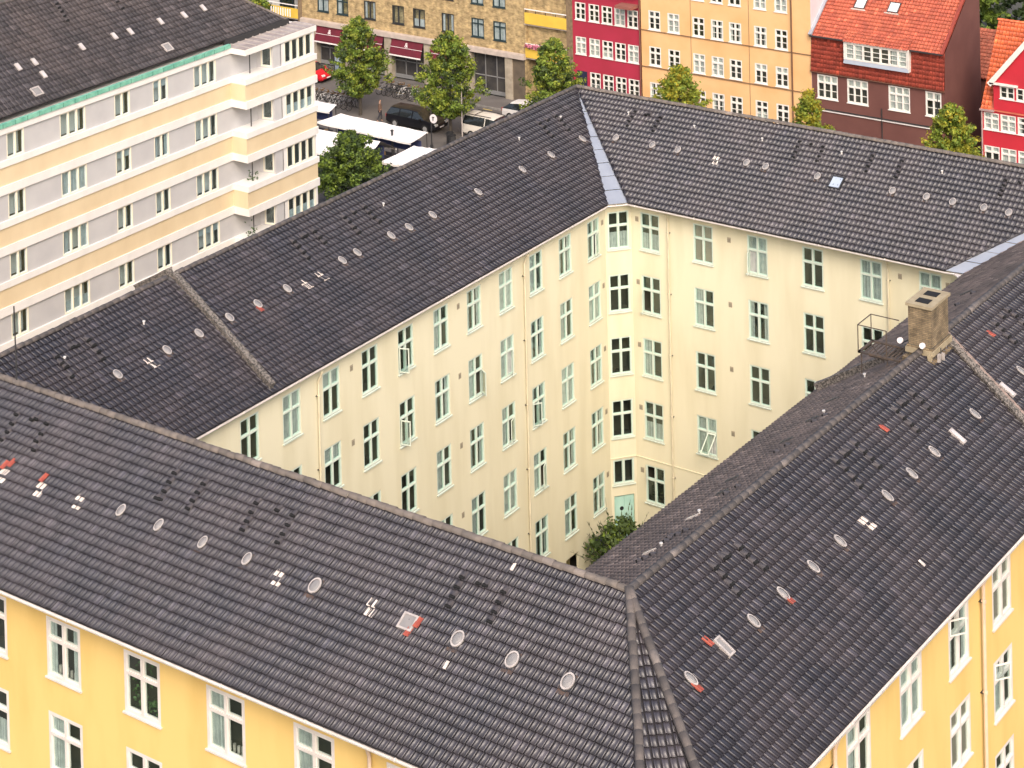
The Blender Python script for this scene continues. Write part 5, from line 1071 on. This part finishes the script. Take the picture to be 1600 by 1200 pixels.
car('parked_car', -100.55,130.5, 0, carpaint('black car paint',(.008,.008,.011)), 'black estate car parked by the market canopies', 'estate', 4.9, 1.82, 1.5)
car('parked_car', -93.75,131.2, 0, carpaint('cream car paint',(.66,.62,.56)), 'white off-road estate car with roof rails, rear half showing over the roof ridge', 'suv', 4.7, 1.85, 1.75, True)
car('parked_car', -93.9,136.3, 0, carpaint('white car paint',(.68,.66,.65)), 'small white hatchback at the kerb behind the white estate car', 'hatch', 4.1, 1.7, 1.45)
car('parked_car', -116.35,136.4, 0, carpaint('red car paint',(.55,.01,.02)), 'bright red small car peeping out from behind the white block', 'hatch', 4.0, 1.68, 1.42)

# ================================================================== BICYCLES
BK = mat('bicycle black', (.02,.02,.022), .4); CHR = mat('chrome', (.55,.55,.56), .3, metal=.7)
def bike_parts(fc):
    w = MB(); n = 14
    for i in range(n):
        a = 2*math.pi*i/n; c = 2*math.pi*(i+1)/n; w.tube((.33*math.cos(a),0,.33*math.sin(a)),(.33*math.cos(c),0,.33*math.sin(c)),.022,TYRE,5,cap=False)
    for i in range(7):
        a = 2*math.pi*i/7; w.tube((0,0,0),(.33*math.cos(a),0,.33*math.sin(a)),.005,CHR,3,cap=False)
    f = MB(); BB_ = (-.05,0,.30); ST = (-.18,0,.80); HT = (.38,0,.82); RW_ = (-.52,0,.33); FW = (.52,0,.33)
    for p,q in ((BB_,ST),(BB_,HT),(ST,HT),(BB_,RW_),(ST,RW_),((.36,0,.95),FW)): f.tube(p,q,.022,fc,6)
    f.box((-.55,-.07,.70),(-.28,.07,.72),BK)
    s = MB(); s.box((-.32,-.08,.90),(-.08,.08,.95),BK); s.tube((-.18,0,.8),(-.19,0,.92),.015,CHR,5)
    h = MB(); h.tube((.34,-.28,1.02),(.34,.28,1.02),.015,CHR,5); h.tube((.36,0,.9),(.34,0,1.03),.015,CHR,5); h.box((.36,-.14,.84),(.62,.14,1.0),mat('wicker basket',(.16,.10,.05),.9))
    return w.mesh('wheel'), f.mesh('frame'), s.mesh('saddle'), h.mesh('handlebar')
BP = [bike_parts(mat('bike frame '+n_, c, .4)) for n_, c in (('white',(.6,.6,.6)),('black',(.02,.02,.025)),('grey',(.25,.25,.27)))]
def bike(x, y, rz, v, label, grp):
    t = empty('bicycle', (x,y,0), label, 'bicycle', grp, rz); m = WM[t.name] @ Matrix.Rotation(random.uniform(-.15,.15),4,'X'); w,f,s,h = BP[v]
    for wx in (-.52,.52): inst('wheel', w, t, m @ Matrix.Translation((wx,0,.345)))
    inst('frame', f, t, m); inst('saddle', s, t, m); inst('handlebar', h, t, m)
ORD = 'first second third fourth fifth sixth seventh eighth ninth tenth eleventh'.split(); KN = ['pale frame','black frame','grey frame']
for i in range(11):
    v = [1,1,0,1,0,2,0,0,2,1,1][i]
    bike(-113.2+.55*i, 131.6+random.uniform(-.15,.15), R_(80+random.uniform(-12,12)), v, ORD[i]+' bicycle counted from the white block in the long row, '+KN[v], 'bicycles in the row by the white block')
for i in range(8):
    v = [2,1,1,1,0,1,0,1][i]
    bike(-108.3+.52*i, 136.2+random.uniform(-.1,.1), R_(75+random.uniform(-14,14)), v, ORD[i]+' bicycle from the left in front of the claret awnings, '+KN[v], 'bicycles before the shops')

# ================================================================== PERSON
def skin(name, pts, edges, m, parent, M_, root=0, sub=1):
    me = bpy.data.meshes.new(name); me.from_pydata([p[:3] for p in pts], edges, []); me.materials.append(m)
    o = bpy.data.objects.new(name, me); link(o, parent, M_); o.modifiers.new('s','SKIN')
    for i, p in enumerate(pts):
        sv = me.skin_vertices[0].data[i]; sv.radius = (p[3], p[4] if len(p) > 4 else p[3]); sv.use_root = (i == root)
    q = o.modifiers.new('b','SUBSURF'); q.levels = sub; q.render_levels = sub; return o
pe = empty('person', (-103.9,130.1,0), 'person in brown jacket and dark trousers walking behind the black car', 'person', None, R_(40)); pm = WM[pe.name]
SKN = mat('skin', (.45,.27,.19), .6); JK = mat('brown jacket', (.17,.10,.07), .85, (.12,.07,.05), 8); TRS = mat('dark trousers', (.04,.04,.05), .85); HR = mat('dark hair', (.03,.02,.015), .7)
skin('body', [(0,0,.95,.13,.10),(0,0,1.2,.13,.10),(0,0,1.42,.13,.09),(0,0,1.5,.055),(.01,0,1.58,.075),(.02,0,1.68,.085),(.01,0,1.74,.06),
 (0,.19,1.40,.05),(.02,.23,1.14,.04),(.12,.22,.92,.03),(.16,.22,.85,.035),(0,-.19,1.40,.05),(-.03,-.23,1.14,.04),(-.02,-.23,.90,.03),(-.02,-.23,.82,.035),
 (0,.09,.88,.09),(.12,.10,.50,.06),(.10,.10,.10,.045),(.22,.10,.05,.04),(0,-.09,.88,.09),(-.06,-.10,.50,.06),(-.24,-.10,.14,.045),(-.14,-.10,.05,.04)],
 [(0,1),(1,2),(2,3),(3,4),(4,5),(5,6),(2,7),(7,8),(8,9),(9,10),(2,11),(11,12),(12,13),(13,14),(0,15),(15,16),(16,17),(17,18),(0,19),(19,20),(20,21),(21,22)], SKN, pe, pm)
skin('jacket', [(0,0,.86,.17,.14),(0,0,1.2,.17,.13),(0,0,1.44,.15,.11),(0,.20,1.41,.07),(.02,.24,1.14,.06),(.11,.23,.95,.05),(0,-.20,1.41,.07),(-.03,-.24,1.14,.06),(-.02,-.24,.93,.05)], [(0,1),(1,2),(2,3),(3,4),(4,5),(2,6),(6,7),(7,8)], JK, pe, pm)
skin('trousers', [(0,0,.92,.15,.12),(0,.10,.85,.10),(.12,.10,.50,.075),(.10,.10,.12,.06),(0,-.10,.85,.10),(-.06,-.10,.50,.075),(-.23,-.10,.16,.06)], [(0,1),(1,2),(2,3),(0,4),(4,5),(5,6)], TRS, pe, pm)
skin('hair', [(-.02,0,1.66,.085),(-.005,0,1.75,.085)], [(0,1)], HR, pe, pm)

# ================================================================== MARKET CANOPIES AND STREET FURNITURE
CAN = mat('white canvas', (.80,.76,.72), .8, (.74,.70,.67), 1.0)
GOODS = [mat('dark goods',(.03,.03,.04),.8), mat('blue tarpaulin',(.04,.05,.13),.7), mat('wood crate',(.20,.13,.07),.9), mat('green crate',(.05,.12,.05),.8)]
def canopy(label, P, z, sag, posts=True, ridge=None, goods=True, grp='white market canopies on the square'):
    """P four corners (x,y,z); a sagging canvas sheet with depth; ridge=(y,z) makes a gable tent"""
    cx_ = sum(p[0] for p in P)/4; cy_ = sum(p[1] for p in P)/4; t = empty('market_canopy', (cx_,cy_,0), label, 'canopy', grp)
    b = MB(); n = 14
    def g(u, v):
        a = Vector(P[0]).lerp(Vector(P[1]),u); c = Vector(P[3]).lerp(Vector(P[2]),u); q = a.lerp(c,v)
        if ridge: q.z += ridge*(1-abs(2*v-1))
        q.z -= sag*(math.sin(math.pi*min(1,(u*4)%1)))*.5+sag*.4*math.sin(math.pi*v)*(0 if ridge else 1); return q
    for i in range(n):
        for j in range(4):
            a,c = i/n,(i+1)/n; d,e = j/4,(j+1)/4; q = [g(a,d),g(c,d),g(c,e),g(a,e)]; b.poly(q, CAN); b.poly([p-Vector((0,0,.02)) for p in reversed(q)], CAN)
    for i in range(n):   # valance
        a,c = i/n,(i+1)/n
        for v in (0,1): p,q = g(a,v),g(c,v); b.poly([p,q,q-Vector((0,0,.14)),p-Vector((0,0,.14))], CAN)
    b.build('canvas', t)
    for i in (0,.33,.66,1):
        for v in (.02,.98):
            p = g(min(.99,max(.01,i)),v); q = MB(); q.tube((p.x,p.y,0),(p.x,p.y,p.z),.035,DARKM,6); q.build('post', t)
    bk = MB(); q0 = g(.03,.30); q1 = g(.97,.30); q2 = g(.97,.75); q3 = g(.03,.75); hh = min(q0.z,q1.z)-.35
    for s0, s1 in ((q0,q1),(q3,q2)): bk.beam((s0.x,s0.y,.55),(s1.x,s1.y,.55),.08,1.1,GOODS[0])
    bk.beam((q3.x,q3.y,hh-.35),(q2.x,q2.y,hh-.35),.06,.9,GOODS[1]); bk.build('booth', t)
    for i in range(6):
        p = g(.08+.16*i,.5); q = MB(); q.box((p.x-.45,p.y-.4,.75),(p.x+.45,p.y+.4,.80),GOODS[2]); q.box((p.x-.4,p.y-.35,.05),(p.x-.35,p.y+.35,.75),GOODS[0]); q.box((p.x+.35,p.y-.35,.05),(p.x+.4,p.y+.35,.75),GOODS[0]); q.build('table', t)
        q = MB()
        for j in range(3): x_ = p.x-.38+.26*j; q.box((x_,p.y-.3,.80),(x_+.22,p.y+.3,.80+random.uniform(.12,.35)),random.choice(GOODS))
        q.build('goods', t)
    return t
canopy('long narrow white canopy nearest the parked black car', [(-102.6,120.9,2.7),(-93.6,120.7,2.6),(-93.2,122.25,3.05),(-101.6,122.5,3.05)], 3, .10)
canopy('largest white pitched tent in the middle of the square', [(-109.0,116.0,2.35),(-94.3,116.2,2.35),(-94.3,119.9,2.35),(-109.0,119.7,2.35)], 3, .03, ridge=1.0)
canopy('small white canopy peeping over the roof ridge beside the dark post', [(-92.7,116.0,2.75),(-89.6,116.2,2.75),(-89.8,119.8,3.0),(-92.3,119.4,3.0)], 3, .10)
canopy('white canopy corner half hidden by the white block, behind the others', [(-112.5,122.6,2.9),(-102.9,122.7,2.9),(-103.4,124.2,3.0),(-112.5,124.2,3.0)], 3, .06)
def post(name, x, y, h, r, label, cat, m=DARKM, extra=None):
    t = empty(name, (x,y,0), label, cat); b = MB(); b.tube((x,y,0),(x,y,h),r,m,8,r*.8); b.tube((x,y,0),(x,y,.3),r*1.8,m,8); b.build('pole', t)
    if extra: extra(t)
    return t
def sign(t):
    b = MB(); b.tube((-96.1,126.76,2.35),(-96.1,126.80,2.35),.34,LW,20); b.build('sign_plate', t); b = MB(); b.box((-96.16,126.745,2.2),(-96.08,126.758,2.5),DARKM); b.box((-96.2,126.745,2.42),(-96.0,126.758,2.5),DARKM); b.build('sign_mark', t)
post('sign_post', -96.4,126.9, 2.9, .06, 'dark post carrying a small round white sign near the canopies', 'sign', extra=sign)
def lantern(t):
    b = MB(); b.tube((-95.7,121.2,3.0),(-95.7,121.2,3.1),.12,DARKM,8); b.build('post_cap', t)
post('square_post', -95.7,121.2, 3.0, .10, 'thick dark post standing between the white canopies', 'post', extra=lantern)
post('lamp_pole', -95.05,129.0, 4.6, .05, 'slender pale pole beside the broad street tree', 'pole', RIM)
k_ = empty('poster_stand', (-114.4,137.9,.12), 'black upright poster stand with pale blue poster beside the red car', 'poster stand')
b = MB(); b.box((-114.9,137.8,.12),(-113.9,138.05,2.2),DARKM); b.build('case', k_); b = MB(); b.box((-114.8,137.785,.5),(-114.0,137.8,2.05),mat('pale blue poster',(.30,.38,.46),.5,(.10,.14,.20),2.2,2)); b.build('poster', k_)
# a few dark bins / planters by the trees
for i,(x,y) in enumerate(((-95.4,127.9),(-94.9,127.5))):
    t = empty('litter_bin', (x,y,0), ['dark litter bin nearest the round white sign','dark litter bin beside its twin, closer to the roof ridge'][i], 'bin', 'dark bins'); b = MB(); b.tube((x,y,0),(x,y,1.1),.28,DARKM,12); b.build('drum', t); b = MB(); b.tube((x,y,1.1),(x,y,1.18),.30,BLACK,12,.2); b.build('lid', t)
